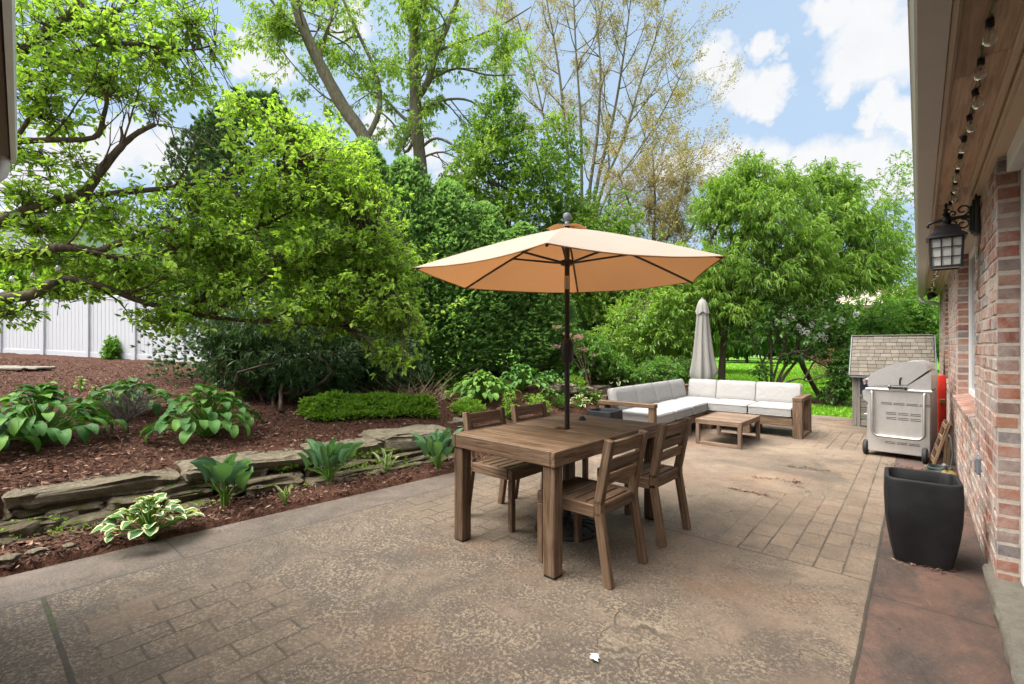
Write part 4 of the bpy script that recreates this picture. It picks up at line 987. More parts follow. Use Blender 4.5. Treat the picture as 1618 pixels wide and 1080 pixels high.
# ---- playhouse
ph = empty('playhouse', (-.87, 10.02, 0), R(1), label='small grey wooden playhouse with cedar shingle roof behind the grill', cat='playhouse')
g = MB(); W, Dp = 1.02, .95
for k in range(8):
    z = .06+k*.105
    g.box((W/2+.22, .012, z), (W-.44-.06, .02, .098), b=.004, axis=0) if k > 4 else g.box((W/2, .012, z), (W-.1, .02, .098), b=.004, axis=0)
    for x in (.011, W-.011): g.box((x, Dp/2, z), (.02, Dp-.1, .098), b=.004, axis=1)
    g.box((W/2, Dp-.012, z), (W-.1, .02, .098), b=.004, axis=0)
for x in (.012, W-.012):
    for k in range(6):
        z = .90+k*.105; hw = max(.02, (Dp/2)*(1-(z-.87)/.66)); g.box((x, Dp/2, z), (.02, 2*hw, .098), b=.004, axis=1)
g.build('wall', M['grey_wood'], ph)
for x in (.03, W-.03):
    for y in (.02, Dp-.02): g = MB(); g.box((x, y, .45), (.062, .06, .9), b=.005, axis=2); g.build('corner_post', M['grey_wood'], ph)
for nm, c_, sz, ax_ in (('trim_board', (.085, -.003, .44), (.05, .024, .88), 2), ('trim_board', (.345, -.003, .60), (.04, .024, .56), 2), ('trim_board', (W/2, -.001, .865), (W-.12, .03, .06), 0), ('trim_board', (.22, -.002, .525), (.22, .022, .045), 0)):
    g = MB(); g.box(c_, sz, b=.004, axis=ax_); g.build(nm, M['grey_wood'], ph)
g = MB(); g.box((.215, .008, .69), (.215, .012, .285), b=.002); pn = g.build('window', M['navy_panel'], ph)
g = MB(); g.box((.46, .008, .71), (.2, .012, .2), b=.002); g.build('window', M['navy_panel'], ph)
g = MB(); g.add([(.14, -.0005, .785), (.175, -.0005, .76), (.225, -.0005, .775), (.245, -.0005, .735), (.21, -.0005, .72), (.195, -.0005, .74), (.16, -.0005, .715)], [np.arange(7)[::-1][None]], mi=0)
g.add([(.178, -.0025, .755), (.2, -.0025, .765), (.205, -.0025, .735), (.185, -.0025, .735)], [np.arange(4)[::-1][None]], mi=1); g.build('sticker', [M['white_paint'], M['red_plastic']], pn)
g = MB(); x0, x1 = -.03, W+.05; nr = 11
for side in (-1, 1):
    e = np.array([0, -.10, .865]) if side < 0 else np.array([0, Dp+.10, .865]); tp_ = np.array([0, Dp/2, 1.545]); sl_ = tp_-e; Ls = np.linalg.norm(sl_); u = sl_/Ls; nn = norm(np.cross((1, 0, 0), u)) ; nn = nn if nn[2] > 0 else -nn
    for r_ in range(nr):
        x = x0+.006-(rng.random()*.08 if r_ % 2 else 0)
        while x < x1-.01:
            w_ = rng.uniform(.07, .14); xa, xb = max(x, x0+.006), min(x+w_, x1-.006); x += w_
            if xb-xa < .012: continue
            c = e+u*((r_+.55)*Ls/nr)+nn*(.012+rng.uniform(0, .003)); Mx = np.stack([np.array([1., 0, 0]), u, np.cross((1, 0, 0), u)], 1)
            Tm = Mx @ np.array(Matrix.Rotation(R(-5 if side < 0 else 5) if False else R(-5), 3, 'X'))
            g.box((( xa+xb)/2, c[1], c[2]), (xb-xa-.003, Ls/nr*1.12, .011), M=Tm, b=.002, rn=rng.random())
    g.bar((x0+.01, *(e+nn*.002)[1:]), (x0+.01, *(tp_)[1:]), .02, .02) if False else None
g.build('roof', M['shingle'], ph)
g = MB(); g.prism([(0, 0), (1, 0)], 0, 1) if False else None
for side in (-1, 1):
    e = np.array([-.10, .862]) if side < 0 else np.array([Dp+.10, .862]); tq = np.array([Dp/2, 1.54])
    for xx in (x0-.008, x1+.008): g.bar((xx, e[0], e[1]), (xx, tq[0], tq[1]+.005), .016, .05, up=(0, 0, 1), b=.003)
    g.bar((x0, e[0], e[1]-.01), (x1, tq[0]*0+e[0], e[1]-.01), .02, .03, b=.003)
g.build('bargeboard', M['plastic_grey'], ph)
g = MB(); g.box((W/2, Dp/2, 1.556), (x1-x0, .09, .018), b=.005); g.build('ridge_cap', M['grey_wood'], ph)
# things stored by the wall behind the grill
rt = empty('toy_panel', (.235, 8.62, 0), R(8), label='tall red plastic panel with yellow latch standing behind the grill by the brick wall', cat='toy')
g = MB(); puff(g, (0, 0, .49), (.09, .08, .98), .03, .05); g.build('panel', M['red_plastic'], rt, smooth=True)
g = MB(); g.box((0, -.05, .63), (.06, .025, .06), b=.01); g.build('latch', M['yellow_plastic'], rt)
fc = empty('folded_lounge_chair', (.215, 7.15, 0), R(4), label='folded weathered wooden chair frame leaning on the brick wall beside the grill', cat='chair')
g = MB()
for y in (-.05, .24): g.bar((-.10, y, .01), (.035, y, .52), .03, .045, up=(0, 1, 0)); 
g.build('leg', M['weathered_wood'], fc)
g = MB()
for y in (-.02, .21): g.bar((.02, y, .01), (.055, y, .50), .028, .04, up=(0, 1, 0))
g.build('leg', M['weathered_wood'], fc)
g = MB()
for f_ in (.15, .4, .65, .9): g.bar((-.10+.135*f_-.012, -.06, .01+.51*f_), (-.10+.135*f_-.012, .25, .01+.51*f_), .05, .016, up=(-.5, 0, .1))
g.build('slat', M['weathered_wood'], fc)
gh = empty('garden_hose', (.175, 6.86, 0), label='dark coiled garden hose with brass nozzle on the patio beside the grill wheel', cat='hose')
g = MB(); a = np.linspace(0, 2*math.pi*4.2, 130); rr = .10+.012*np.sin(a*.7); g.tube(np.stack([rr*np.cos(a), rr*1.25*np.sin(a), .014+.014*a/6.28+.005*np.sin(a*3)], 1), .011, 8); g.tube([(.08, .06, .05), (.10, .1, .2), (.09, .13, .36), (.07, .16, .40)], .010, 8); g.build('coil', M['hose_green'], gh, angle=60)
g = MB(); g.tube([(.05, -.12, .08), (.03, -.17, .12), (.02, -.22, .14)], [.012, .02, .015], 10); g.build('nozzle', M['plastic_grey'], gh, angle=50)
yb_ = empty('sprinkler', (.235, 6.72, 0), label='low dull yellow round sprinkler on the ground beside the garden hose', cat='sprinkler')
g = MB(); g.lathe([(.06, 0), (.07, .02), (.06, .05), (.03, .07), (.015, .075), (.012, .1), (.001, .1)], n=18); g.build('body', M['yellow_plastic'], yb_, angle=50)
# paper scrap and litter
ps = gp(939, 1042, .004); pp = empty('paper_scrap', ps, label='crumpled white paper scrap on the patio in the foreground', cat='litter')
g = MB(); G = np.zeros((7, 7, 3)); a = np.linspace(-.018, .018, 7); G[..., 0], G[..., 1] = np.meshgrid(a, a); G[..., 2] = .006+.016*vnoise(G.reshape(-1, 3)+5, 90., 2).reshape(7, 7); G[..., :2] += (vnoise(G.reshape(-1, 3), 60., 5).reshape(7, 7, 1)-.5)*.02; g.grid(G); g.build('sheet', M['paper'], pp)
g = MB(); n_ = 0
for (a, b_, k, s_) in (((1152, 771), (1222, 786), 130, .012), ((1183, 753), (1268, 763), 120, .02), ((1255, 760), (1262, 770), 50, .02), ((1247, 737), (1308, 744), 120, .02), ((1395, 733), (1470, 742), 200, .09), ((1400, 690), (1410, 700), 60, .05), ((1420, 888), (1500, 904), 60, .03), ((1515, 760), (1552, 868), 120, .02)):
    A, B = gp(*a), gp(*b_); t_ = rng.random(k)[:, None]; P = A*(1-t_)+B*t_+rng.normal(size=(k, 3))*s_; P[:, 2] = rng.uniform(.004, .012, k)
    P = P[P[:, 0] < .30]; k = len(P)
    D = norm(rng.normal(size=(k, 3))*np.array([1, 1, .12])); g.leaves(P, D, rng.uniform(.012, .04, k), rng.uniform(.15, .4, k), fold=.1, near=False)
k = 170; P = np.stack([rng.uniform(-3.3, .2, k), rng.uniform(.8, 9, k), np.full(k, .006)], 1); D = norm(rng.normal(size=(k, 3))*np.array([1, 1, .1])); g.leaves(P, D, rng.uniform(.006, .02, k), .4, fold=.1, near=False)
tag(g.build('leaf_litter', M['chip']), kind='stuff', label='brown plant litter scattered over the patio', cat='litter')
# ================================================================== STONE RETAINING WALL
sw = empty('stone_wall', (-4.8, 1.8, 0), label='low dry stacked mossy stone wall holding back the mulch bed', cat='wall'); SW = np.array([-4.8, 1.8, 0])
def stone_mesh(c, size, rz, seed, amp=.16, tilt=0.):
    n, m = 40, 16; th = np.linspace(0, 2*math.pi, n, endpoint=False); ph_ = np.linspace(-math.pi/2, math.pi/2, m)
    def pw(v, e): return np.sign(v)*np.abs(v)**e
    T, Pp = np.meshgrid(th, ph_, indexing='xy')
    V = np.stack([pw(np.cos(Pp), .2)*pw(np.cos(T), .26), pw(np.cos(Pp), .2)*pw(np.sin(T), .26), pw(np.sin(Pp), .4)], -1)
    V = V*np.array(size)/2
    Q = V.reshape(-1, 3)+seed*3.1
    d = np.stack([vnoise(Q, 5., seed*3+k)-.5 for k in range(3)], 1)*np.array([.30*size[1], .34*size[1], .45*size[2]])+np.stack([vnoise(Q, 22., seed*3+k)-.5 for k in range(3)], 1)*np.array([.035, .06, .20*size[2]])+np.stack([vnoise(Q*np.array([1, 1, 6.]), 14., seed*5+k)-.5 for k in range(3)], 1)*np.array([.03, .05, .03*size[2]])
    V = V+d.reshape(V.shape)*amp/.16
    a, b_ = math.cos(rz), math.sin(rz); Mx = np.array([[a, -b_, 0], [b_, a, 0], [0, 0, 1]]) @ np.array(Matrix.Rotation(tilt, 3, 'Y'))
    return V @ Mx.T+np.array(c)
def add_stone(c, size, rz, seed, mat, nm='stone', tilt=0., lab=None):
    g = MB(); g.grid(stone_mesh(np.array(c)-SW, size, rz, seed, tilt=tilt), wrap=True); o = g.build(nm, M[mat], sw, angle=24)
    if lab: o['label'] = lab
    return o
seed = 1; drz = math.atan2(1, .125)
y = -1.6
while y < 2.55:                                              # cap course
    L_ = rng.uniform(.75, 1.15); yc = y+L_/2
    add_stone((Wl(yc)-.10+rng.normal(0, .012), yc, .268+rng.normal(0, .008)), (L_*1.01, .38, .118), drz, seed, 'cap_stone', 'capstone', rng.normal(0, .015)); seed += 1; y += L_
for zc, hh, off in ((.178, .085, .02), (.115, .085, .10), (.06, .085, .19), (.025, .07, .27)):
    y = -1.6+rng.uniform(-.3, 0)
    while y < 3.6:
        L_ = rng.uniform(.32, .85); yc = y+L_/2
        if rng.random() < (1. if zc > .1 else .75): add_stone((Wl(yc)-.05+off+rng.normal(0, .018), yc, zc+rng.normal(0, .008)), (L_*1.0, .28, hh*1.08), drz+rng.normal(0, .03), seed, 'wall_stone', 'stone', rng.normal(0, .03))
        seed += 1; y += L_
# the big flat stones at the far end
def on(px, py, z): return gp(px, py, z)
for (px, py, z, sz, rz, nm) in ((640, 690, .275, (1.0, .54, .18), drz-.15, 'capstone'), (628, 708, .14, (.85, .36, .15), drz-.1, 'stone'), (555, 690, .262, (.34, .34, .10), drz, 'capstone'), (722, 668, .25, (.42, .34, .11), drz-.5, 'capstone'), (738, 678, .14, (.4, .3, .12), drz-.5, 'stone'), (775, 668, .14, (.5, .25, .12), drz-.7, 'stone')):
    c = on(px, py, z); add_stone((c[0], c[1], z), sz, rz, seed, 'cap_stone' if nm == 'capstone' else 'wall_stone', nm); seed += 1
# second low stone edging up in the bed
s2 = SW; edging = empty('stone_edging', tp(905, 619), label='low pale stone edging in the far bed behind the hostas', cat='edging')
EO = np.array(edging.location)
for i, (px, py) in enumerate(((868, 617), (893, 619), (920, 621), (950, 620), (1020, 606), (1048, 604))):
    c = tp(px, py); g = MB(); g.grid(stone_mesh(c-EO+np.array([0, 0, .05]), (.42, .2, .16), YAW+.1*i, 200+i), wrap=True); g.build('stone', M['cap_stone'], edging, angle=38)
# loose rocks
for i, (px, py, s_, lb) in enumerate(((308, 580, .28, 'tan rock lying on the mulch below the white fence end'), (330, 585, .2, 'brown rock beside the tan rock on the upper mulch'), (347, 610, .16, 'pale rock on the mulch behind the right hand large hosta'), (8, 893, .11, 'grey rock at the left edge of the lower mulch bed'), (62, 877, .09, 'small grey stone in the lower mulch bed left of the cream edged hosta'), (110, 867, .07, 'tiny pale stone in the lower mulch bed beside the cream edged hosta'), (425, 762, .07, 'small pinkish stone between the two blue green hostas'), (35, 846, .2, 'mossy loose stone fallen at the foot of the stone wall'))):
    c = tp(px, py); r_ = empty('rock', c, label=lb, cat='rock', group='loose rocks in the beds'); g = MB(); g.grid(stone_mesh((0, 0, s_*.2), (s_, s_*.7, s_*.5), i*1.3, 60+i), wrap=True); g.build('body', M['cap_stone' if i != 7 else 'wall_stone'], r_, angle=38)
c = tp(22, 583); r_ = empty('stepping_stone', c+np.array([0, 0, .03]), label='flat pale stepping stone on the upper mulch at the left edge', cat='stepping stone'); g = MB(); g.grid(stone_mesh((0, 0, 0), (1.5, .75, .06), YAW, 91), wrap=True); g.build('slab', M['lime_stone'], r_, angle=38)
# ================================================================== HOSTAS
def blade(mb, p, az, e0, L_, ratio, bend, cup, nv=8, nu=5, roll=0., rn=None, wav=.0, peak=.42):
    v = np.linspace(0, 1, nv); el = e0-bend*v**1.2; ds = L_/(nv-1)
    hx = np.cos(el); hz_ = np.sin(el); x = np.concatenate([[0], np.cumsum((hx[:-1]+hx[1:])/2*ds)]); z = np.concatenate([[0], np.cumsum((hz_[:-1]+hz_[1:])/2*ds)])
    wd = L_*ratio*.5*np.clip(np.sin(math.pi*np.clip(v, 0, 1)**(math.log(.5)/math.log(peak))), 0, 1)**.72; wd[0] = L_*.012; wd[-1] = .001
    u = np.linspace(-1, 1, nu); d = np.array([math.cos(az), math.sin(az), 0]); s_ = np.array([-d[1], d[0], 0])
    G = np.zeros((nv, nu, 3)); lc = np.zeros((nv, nu, 3)); phw = rng.random()*6
    for j, uu in enumerate(u):
        lift = cup*wd*abs(uu)**1.3; wv = wav*wd*abs(uu)*np.sin(v*11+phw+(2 if uu > 0 else 0))
        G[:, j] = p+np.outer(x-np.sin(el)*(lift+wv), d)+np.outer(z+np.cos(el)*(lift+wv), (0, 0, 1))+np.outer(wd*uu*math.cos(min(1.2, cup*abs(uu))), s_)+roll*np.outer(wd*uu, (0, 0, 1))
        lc[:, j, 0] = v; lc[:, j, 1] = uu
    mb.grid(G, rn=rng.random() if rn is None else rn, lc=lc)
def hosta(px, py, wpx, hpx, n, ratio, mat, label, leaf=.5, up=0., grp='hostas and bed plants', cream=False, name='hosta'):
    c = tp(px, py); Z = float(np.dot(c, FW)); Rr = wpx/2/F*Z; H = hpx/F*Z
    r_ = empty(name, c, label=label, cat='plant', group=grp); g = MB(); gs_ = MB()
    for i in range(n):
        t_ = ((i+.5)/n)**.75; az = i*2.39996+rng.normal(0, .25); t_ = min(1, max(.03, t_+rng.normal(0, .06)))
        L_ = Rr*leaf*rng.uniform(.8, 1.15)*(.75+.3*t_)
        e0 = R(82-58*t_*(1-up)+rng.normal(0, 6)); pr_ = max(.02, Rr*t_-L_*.62*math.cos(max(0, e0-.5))*(1-.6*up)); ph_ = H*(.92-.62*t_**1.5)*rng.uniform(.82, 1.05)-L_*.12*(1-t_)
        ph_ = max(.02, ph_ if not up else H*.5*rng.uniform(.6, 1.1))
        d = np.array([math.cos(az), math.sin(az), 0]); p = d*pr_+np.array([0, 0, ph_])
        e1 = R((50 if not cream else 58)-(62 if not cream else 50)*t_+rng.normal(0, 9)) if not up else R(90-20*t_+rng.normal(0, 7))
        blade(g, p, az+rng.normal(0, .3), e1, L_, ratio*rng.uniform(.88, 1.1), R(70+25*rng.random())*(1-.6*up)*(.65 if cream else 1.), (.32+.75*up)*rng.uniform(.6, 1.3), roll=rng.normal(0, .16), wav=.16 if cream else .07)
        q = d*pr_*.25; gs_.tube([d*.02, q+np.array([0, 0, ph_*.5]), p*1.0], [.006, .005, .004], 4, cap=False)
    g.build('foliage', M[mat], r_, smooth=True); gs_.build('stem', M['light_hosta_leaf'], r_, smooth=True); return r_
hosta(62, 704, 218, 98, 120, .56, 'hosta_leaf', 'large dark green hosta at the left edge above the stone wall', .31)
hosta(205, 652, 150, 56, 80, .56, 'hosta_leaf', 'dark green hosta half hidden behind the bare grey twiggy shrub', .34)
hosta(328, 692, 168, 88, 120, .6, 'hosta_leaf', 'large dark green hosta right of the bare grey twiggy shrub', .29)
hosta(-60, 720, 200, 90, 60, .58, 'hosta_leaf', 'dark green hosta cut off by the left edge of the picture', .4)
hosta(238, 850, 140, 66, 54, .74, 'variegated_leaf', 'cream edged variegated hosta beside the patio border', .37, cream=True)
hosta(355, 800, 84, 82, 18, .85, 'blue_hosta_leaf', 'blue green hosta with cupped leaves beside the cream edged hosta', .95, up=.85)
hosta(520, 764, 80, 80, 26, .66, 'blue_hosta_leaf', 'upright blue green hosta below the end of the long capstones', .8, up=1.)
hosta(692, 740, 74, 64, 26, .62, 'blue_hosta_leaf', 'blue green hosta with rolled leaves beside the near table leg', .8, up=.8)
hosta(450, 797, 34, 32, 7, .5, 'cream_leaf', 'tiny cream and green hosta shoot between the two cupped blue green hostas', 1., up=1., cream=True)
hosta(609, 748, 40, 38, 9, .42, 'cream_leaf', 'small cream and green hosta shoot below the big flat stone', 1., up=.9, cream=True)
hosta(762, 634, 124, 52, 170, .58, 'light_hosta_leaf', 'large mid green hosta mound behind the dining table chairs', .23)
hosta(826, 616, 100, 44, 130, .56, 'hosta_leaf', 'mid green hosta mound under the hedge just left of the umbrella pole', .24)
hosta(868, 612, 56, 30, 60, .6, 'hosta_leaf', 'small hosta touching the umbrella pole under the hedge', .36)
hosta(865, 632, 44, 22, 26, .62, 'light_hosta_leaf', 'small light green hosta in the mulch left of the umbrella pole', .4)
hosta(838, 634, 36, 14, 18, .55, 'lime_leaf', 'small lime green plant in the mulch below the hosta mounds', .45)
hosta(918, 598, 90, 46, 110, .56, 'hosta_leaf', 'dark green hosta just right of the umbrella pole', .24)
hosta(962, 612, 90, 36, 110, .5, 'variegated_leaf', 'white edged variegated hosta clump above the stone edging', .24, cream=True)
hosta(990, 606, 60, 30, 70, .56, 'light_hosta_leaf', 'yellow green hosta behind the sofa end', .32)
hosta(915, 646, 46, 24, 24, .5, 'variegated_leaf', 'small white striped hosta beside the far black planter', .45, cream=True)
hosta(945, 640, 40, 24, 22, .6, 'light_hosta_leaf', 'small light green hosta between far black planter and sofa arm', .4)
hosta(985, 622, 40, 18, 24, .55, 'light_hosta_leaf', 'light green plant right behind the sofa back', .42)
hosta(920, 628, 50, 18, 26, .45, 'shrub_leaf', 'loose green plant below the stone edging', .4)
hosta(586, 636, 18, 9, 8, .5, 'blue_hosta_leaf', 'tiny grey green shoot beside the pile of dead stems', .8)
hosta(725, 632, 18, 12, 8, .3, 'blue_hosta_leaf', 'tiny blue grey shoots at the foot of the large hosta mound', .9, up=1)
for k_, (px, py, w_, h_) in enumerate(((128, 617, 26, 26), (150, 622, 18, 14))):
    hosta(px, py, w_, h_, 14, .5, 'lime_leaf', ['little lime green weed on the mulch above the left hosta', 'low lime green sprig on the mulch behind the left hosta'][k_], .5)
# ---- leafy helper
def whorls(mb, P, O, per, L_, ratio, spread=.8, droop=.15, near=True, fold=.22, back=.0, tw=None):
    n = len(P); P = np.repeat(P, per, 0); O = np.repeat(norm(O), per, 0); N = n*per
    s_ = rng.uniform(-1., .1, N)[:, None]*back
    D = norm(O*.55+rng.normal(size=(N, 3))*spread*.6+np.array([0, 0, -droop]))
    rr = np.clip(np.repeat(rng.random(n), per)*.6+rng.random(N)*.4, 0, 1)
    mb.leaves(P+O*s_+D*.012, D, L_*rng.uniform(.6, 1.15, N), ratio*rng.uniform(.8, 1.2, N), fold=fold, near=near, droop=droop*.5, rn=rr)
def in_blobs(blobs, gap=.45, gscale=1.6, shell=.45, flat=1.):
    Ps, Os = [], []
    for (px, py, Z, rx, ry, rz, n) in blobs:
        c = at(px, py, Z); k = int(n*1.7); v = norm(rng.normal(size=(k, 3))); r = rng.random(k)**shell
        loc = v*r[:, None]*np.array([rx/F*Z, rz, ry/F*Z]); P = c+loc[:, :1]*RT+loc[:, 1:2]*FW+loc[:, 2:]*np.array([0, 0, 1.])
        O = (v[:, :1]*RT+v[:, 1:2]*FW+v[:, 2:]*np.array([0, 0, 1.]))
        Pf = P*np.array([1, 1, flat]); q = vnoise(Pf, gscale, 17)*.65+vnoise(Pf, gscale*2.6, 23)*.35
        keep = np.argsort(-(q+rng.random(k)*gap))[:n]; Ps.append(P[keep]); Os.append(O[keep])
    return np.concatenate(Ps), np.concatenate(Os)
class Tree:
    def __init__(s, name, px, py, Z, label, group=None, cat='tree', ground=True, **k):
        p = at(px, py, Z); s.base = np.array([p[0], p[1], hz(p[0], p[1])-.05]) if ground else p
        s.root = empty(name, s.base, label=label, cat=cat, group=group); s.w = MB(); s.tw = MB(); s.l = MB(); s.S = []
    def limb(s, pts, r0, r1, n=8, tw=None, jig=.0):
        P = np.array([at(*q) if len(q) == 3 else q[0] for q in pts]) if not isinstance(pts, np.ndarray) else pts
        m = len(P); tt = np.linspace(0, m-1, (m-1)*4+1); Q = []                      # Catmull-Rom
        for t_ in tt:
            i = min(int(t_), m-2); f = t_-i; a, b_, c, d = P[max(i-1, 0)], P[i], P[i+1], P[min(i+2, m-1)]
            Q.append(.5*((2*b_)+(-a+c)*f+(2*a-5*b_+4*c-d)*f*f+(-a+3*b_-3*c+d)*f**3))
        Q = np.array(Q)+rng.normal(size=(len(tt), 3))*jig; r = np.linspace(r0, r1, len(Q))*(1+rng.normal(0, .05, len(Q)))
        s.w.tube(Q-s.base, r, n); s.S.append((Q, r)); return Q
    def grow(s, p, d, L_, r, lvl, mx, out, wig=.22, trop=.05, ang=.75, kids=5, ratio=.6, seg=6):
        st = L_/seg; P0, P1, R0, R1 = out['s']
        for i in range(seg):
            d = norm(d+rng.normal(size=3)*wig+np.array([0, 0, trop])); q = p+d*st; r2 = max(.0025, r*(1-.78*(i+1)/seg)); r1_ = max(.003, r*(1-.78*i/seg))
            P0.append(p); P1.append(q); R0.append(r1_); R1.append(r2)
            if lvl < mx and i >= 1:
                for _ in range(rng.poisson(kids/(seg-1))):
                    a = norm(np.cross(d, rng.normal(size=3))); dd = norm(d*math.cos(ang)+a*math.sin(ang)*rng.uniform(.7, 1.2))
                    s.grow(q, dd, L_*ratio*rng.uniform(.6, 1.15)*(1-.35*i/seg), r2*.62, lvl+1, mx, out, wig, trop, ang, kids*.9, ratio, max(3, seg-1))
            if lvl >= mx-1: out['l'].append(q); out['d'].append(d)
            p = q
    def flush(s, out, thick=.012):
        P0, P1, R0, R1 = [np.array(k) for k in out['s']]
        if len(P0):
            big = R0 > thick
            s.w.segs(P0[big]-s.base, P1[big]-s.base, R0[big], R1[big], 6); s.tw.segs(P0[~big]-s.base, P1[~big]-s.base, R0[~big], R1[~big], 3)
    def leaf(s, P, O, *a, **k): whorls(s.l, P-s.base, O, *a, **k)
    def twigs(s, P, O, L_, r):
        s.tw.segs(P-O*L_-s.base+rng.normal(size=P.shape)*L_*.25, P-s.base, np.full(len(P), r), np.full(len(P), r*.6), 3)
    def done(s, bark, leafm, twig=None):
        if s.w.n: s.w.build('trunk', M[bark], s.root, smooth=True)
        if s.tw.n: s.tw.build('twigs', M[twig or bark], s.root)
        if s.l.n: s.l.build('crown', M[leafm], s.root)
        return s.root
def newout(): return {'s': ([], [], [], []), 'l': [], 'd': []}
# ---- bare twiggy shrub, dead stems
t_ = Tree('bare_shrub', 200, 684, 4.9, 'bare grey twiggy shrub between the large hostas above the stone wall', cat='shrub'); o = newout()
c = tp(200, 684); t_.root.location = c; t_.base = c
for i in range(26):
    a = i*2.4; t_.grow(c+np.array([0, 0, .1]), norm(np.array([math.cos(a)*.9, math.sin(a)*.9, .75+rng.random()*.7])), rng.uniform(.18, .3), .007, 0, 2, o, .16, .06, .45, 5, .6, 5)
t_.w.tube(np.array([[0, 0, -.02], [.01, 0, .05], [0, .01, .13]]), [.022, .018, .014], 7); t_.flush(o, .02); t_.done('twig_bark', 'dark_leaf', 'grey_twig')
t_ = Tree('dead_stems', 655, 632, 8., 'brown heap of dead plant stems under the hedge', cat='stems'); c = tp(652, 634); t_.root.location = c; t_.base = c; o = newout()
for i in range(130):
    a = rng.random()*6.28; s_ = rng.normal(size=3)*np.array([.35, .35, 0]); el = rng.uniform(.15, 1.1)
    t_.grow(c+s_*.8+np.array([0, 0, .02]), norm(np.array([math.cos(a), math.sin(a), el])), rng.uniform(.3, .8), .009, 0, 0, o, .08, -.03)
t_.flush(o, .02); t_.done('tan_twig', 'dark_leaf', 'tan_twig')
for x_ in t_.root.children: x_['kind'] = 'stuff'
# ---- ground cover
A, B = tp(495, 671), tp(693, 664); n = 2400; u = rng.random(n); P = A+(B-A)*u[:, None]; back = norm(np.array([-1., .1, 0])); wd = .95*np.sin(math.pi*np.clip(u*.9+.08, 0, 1))**.5
dd_ = rng.random(n); P = P+back*(dd_*wd)[:, None]+back*.02; hgt = (.04+.2*np.sin(math.pi*np.clip(dd_, .05, .95))**.7)*(.7+.6*vnoise(P, 5., 3))*rng.random(n)**.4; P[:, 2] = height(P[:, 0], P[:, 1])+hgt
g = MB(); whorls(g, P, np.tile([0, 0, 1.], (n, 1))+rng.normal(size=(n, 3))*.5, 7, .058, .45, .9, .05, True)
tag(g.build('ground_cover', M['lime_leaf']), kind='stuff', label='bright green low ground cover spilling along the top of the stone wall', cat='ground cover')
def ferny(px, py, wpx, hpx, n, mat, label, leaf=.045, name='bed_plant'):
    c = tp(px, py); Z = float(np.dot(c, FW)); r_ = empty(name, c, label=label, cat='plant', group='hostas and bed plants'); Rr = wpx/2/F*Z; H = hpx/F*Z
    v = norm(rng.normal(size=(n, 3))); v[:, 2] = np.abs(v[:, 2]); P = v*np.array([Rr, Rr*.8, H])*(rng.random(n)**.45)[:, None]
    g = MB(); whorls(g, P, v+np.array([0, 0, .4]), 6, leaf, .42, .8, .08, True); g.build('foliage', M[mat], r_)
    g = MB(); k = min(n, 60); g.segs(np.tile([0, 0, -.02], (k, 1))+rng.normal(size=(k, 3))*np.array([Rr*.3, Rr*.3, 0]), P[:k], np.full(k, .004), np.full(k, .002), 3); g.build('stem', M['twig_bark'], r_)
ferny(738, 652, 66, 24, 260, 'lime_leaf', 'feathery bright green plant on the wall end behind the near bed side chair')
ferny(805, 660, 34, 44, 120, 'lime_leaf', 'loose upright yellow green plant between the two bed side chairs')
ferny(850, 650, 46, 26, 120, 'lime_leaf', 'low yellow green plant behind the farther bed side chair')
ferny(886, 642, 30, 20, 90, 'shrub_leaf', 'little green plant in the mulch by the umbrella pole')
ferny(400, 625, 56, 50, 300, 'shrub_leaf', 'leafy green plant on the mulch below the overhanging tree', .07)
ferny(178, 566, 32, 36, 260, 'shrub_leaf', 'small round green shrub in front of the white fence', .10, 'small_shrub')
for (px, py, w_, h_, n_, mt, lf_, lb) in ((700, 612, 70, 30, 240, 'shrub_leaf', .06, 'leafy green plant at the hedge foot left of the large hosta mound'), (893, 596, 60, 44, 300, 'shrub_leaf', .07, 'bushy green plant behind the umbrella pole at the hedge end'), (950, 592, 70, 40, 320, 'maple_leaf', .08, 'bright leafy plant rising behind the variegated hosta clump'), (1003, 598, 60, 34, 260, 'shrub_leaf', .07, 'dark leafy plant behind the left part of the sofa back'), (905, 612, 46, 20, 160, 'lime_leaf', .05, 'yellow green low plant above the stone edging right of the pole'), (1040, 600, 60, 30, 260, 'shrub_leaf', .07, 'bushy plant behind the sofa corner cushions'), (565, 612, 60, 26, 200, 'shrub_leaf', .06, 'low leafy plant under the hedge left of the dead stems'), (440, 615, 60, 34, 240, 'shrub_leaf', .07, 'leafy plant under the low dark juniper'), (1090, 604, 50, 30, 220, 'maple_leaf', .07, 'green plant at the foot of the closed umbrella')):
    ferny(px, py, w_, h_, n_, mt, lb, lf_)
# moss sprigs between wall stones
n = 900; yy = rng.uniform(-.3, 3.3, n); zz = rng.choice([.06, .12, .2, .215], n)+rng.normal(0, .012, n); kk = vnoise(np.stack([yy*1., zz*4, yy*0], 1), 2.4, 8) > .5; yy, zz = yy[kk], zz[kk]
P = np.stack([Wl(yy)+.10+np.clip(.2-zz, 0, 1)*1.3+rng.uniform(-.03, .05, len(yy)), yy, zz], 1); g = MB(); whorls(g, P, np.tile([1., 0, .6], (len(P), 1)), 6, .02, .7, .9, 0, True)
tag(g.build('moss_sprigs', M['lime_leaf']), kind='stuff', label='tiny green moss and weeds growing in the stone wall joints', cat='moss')
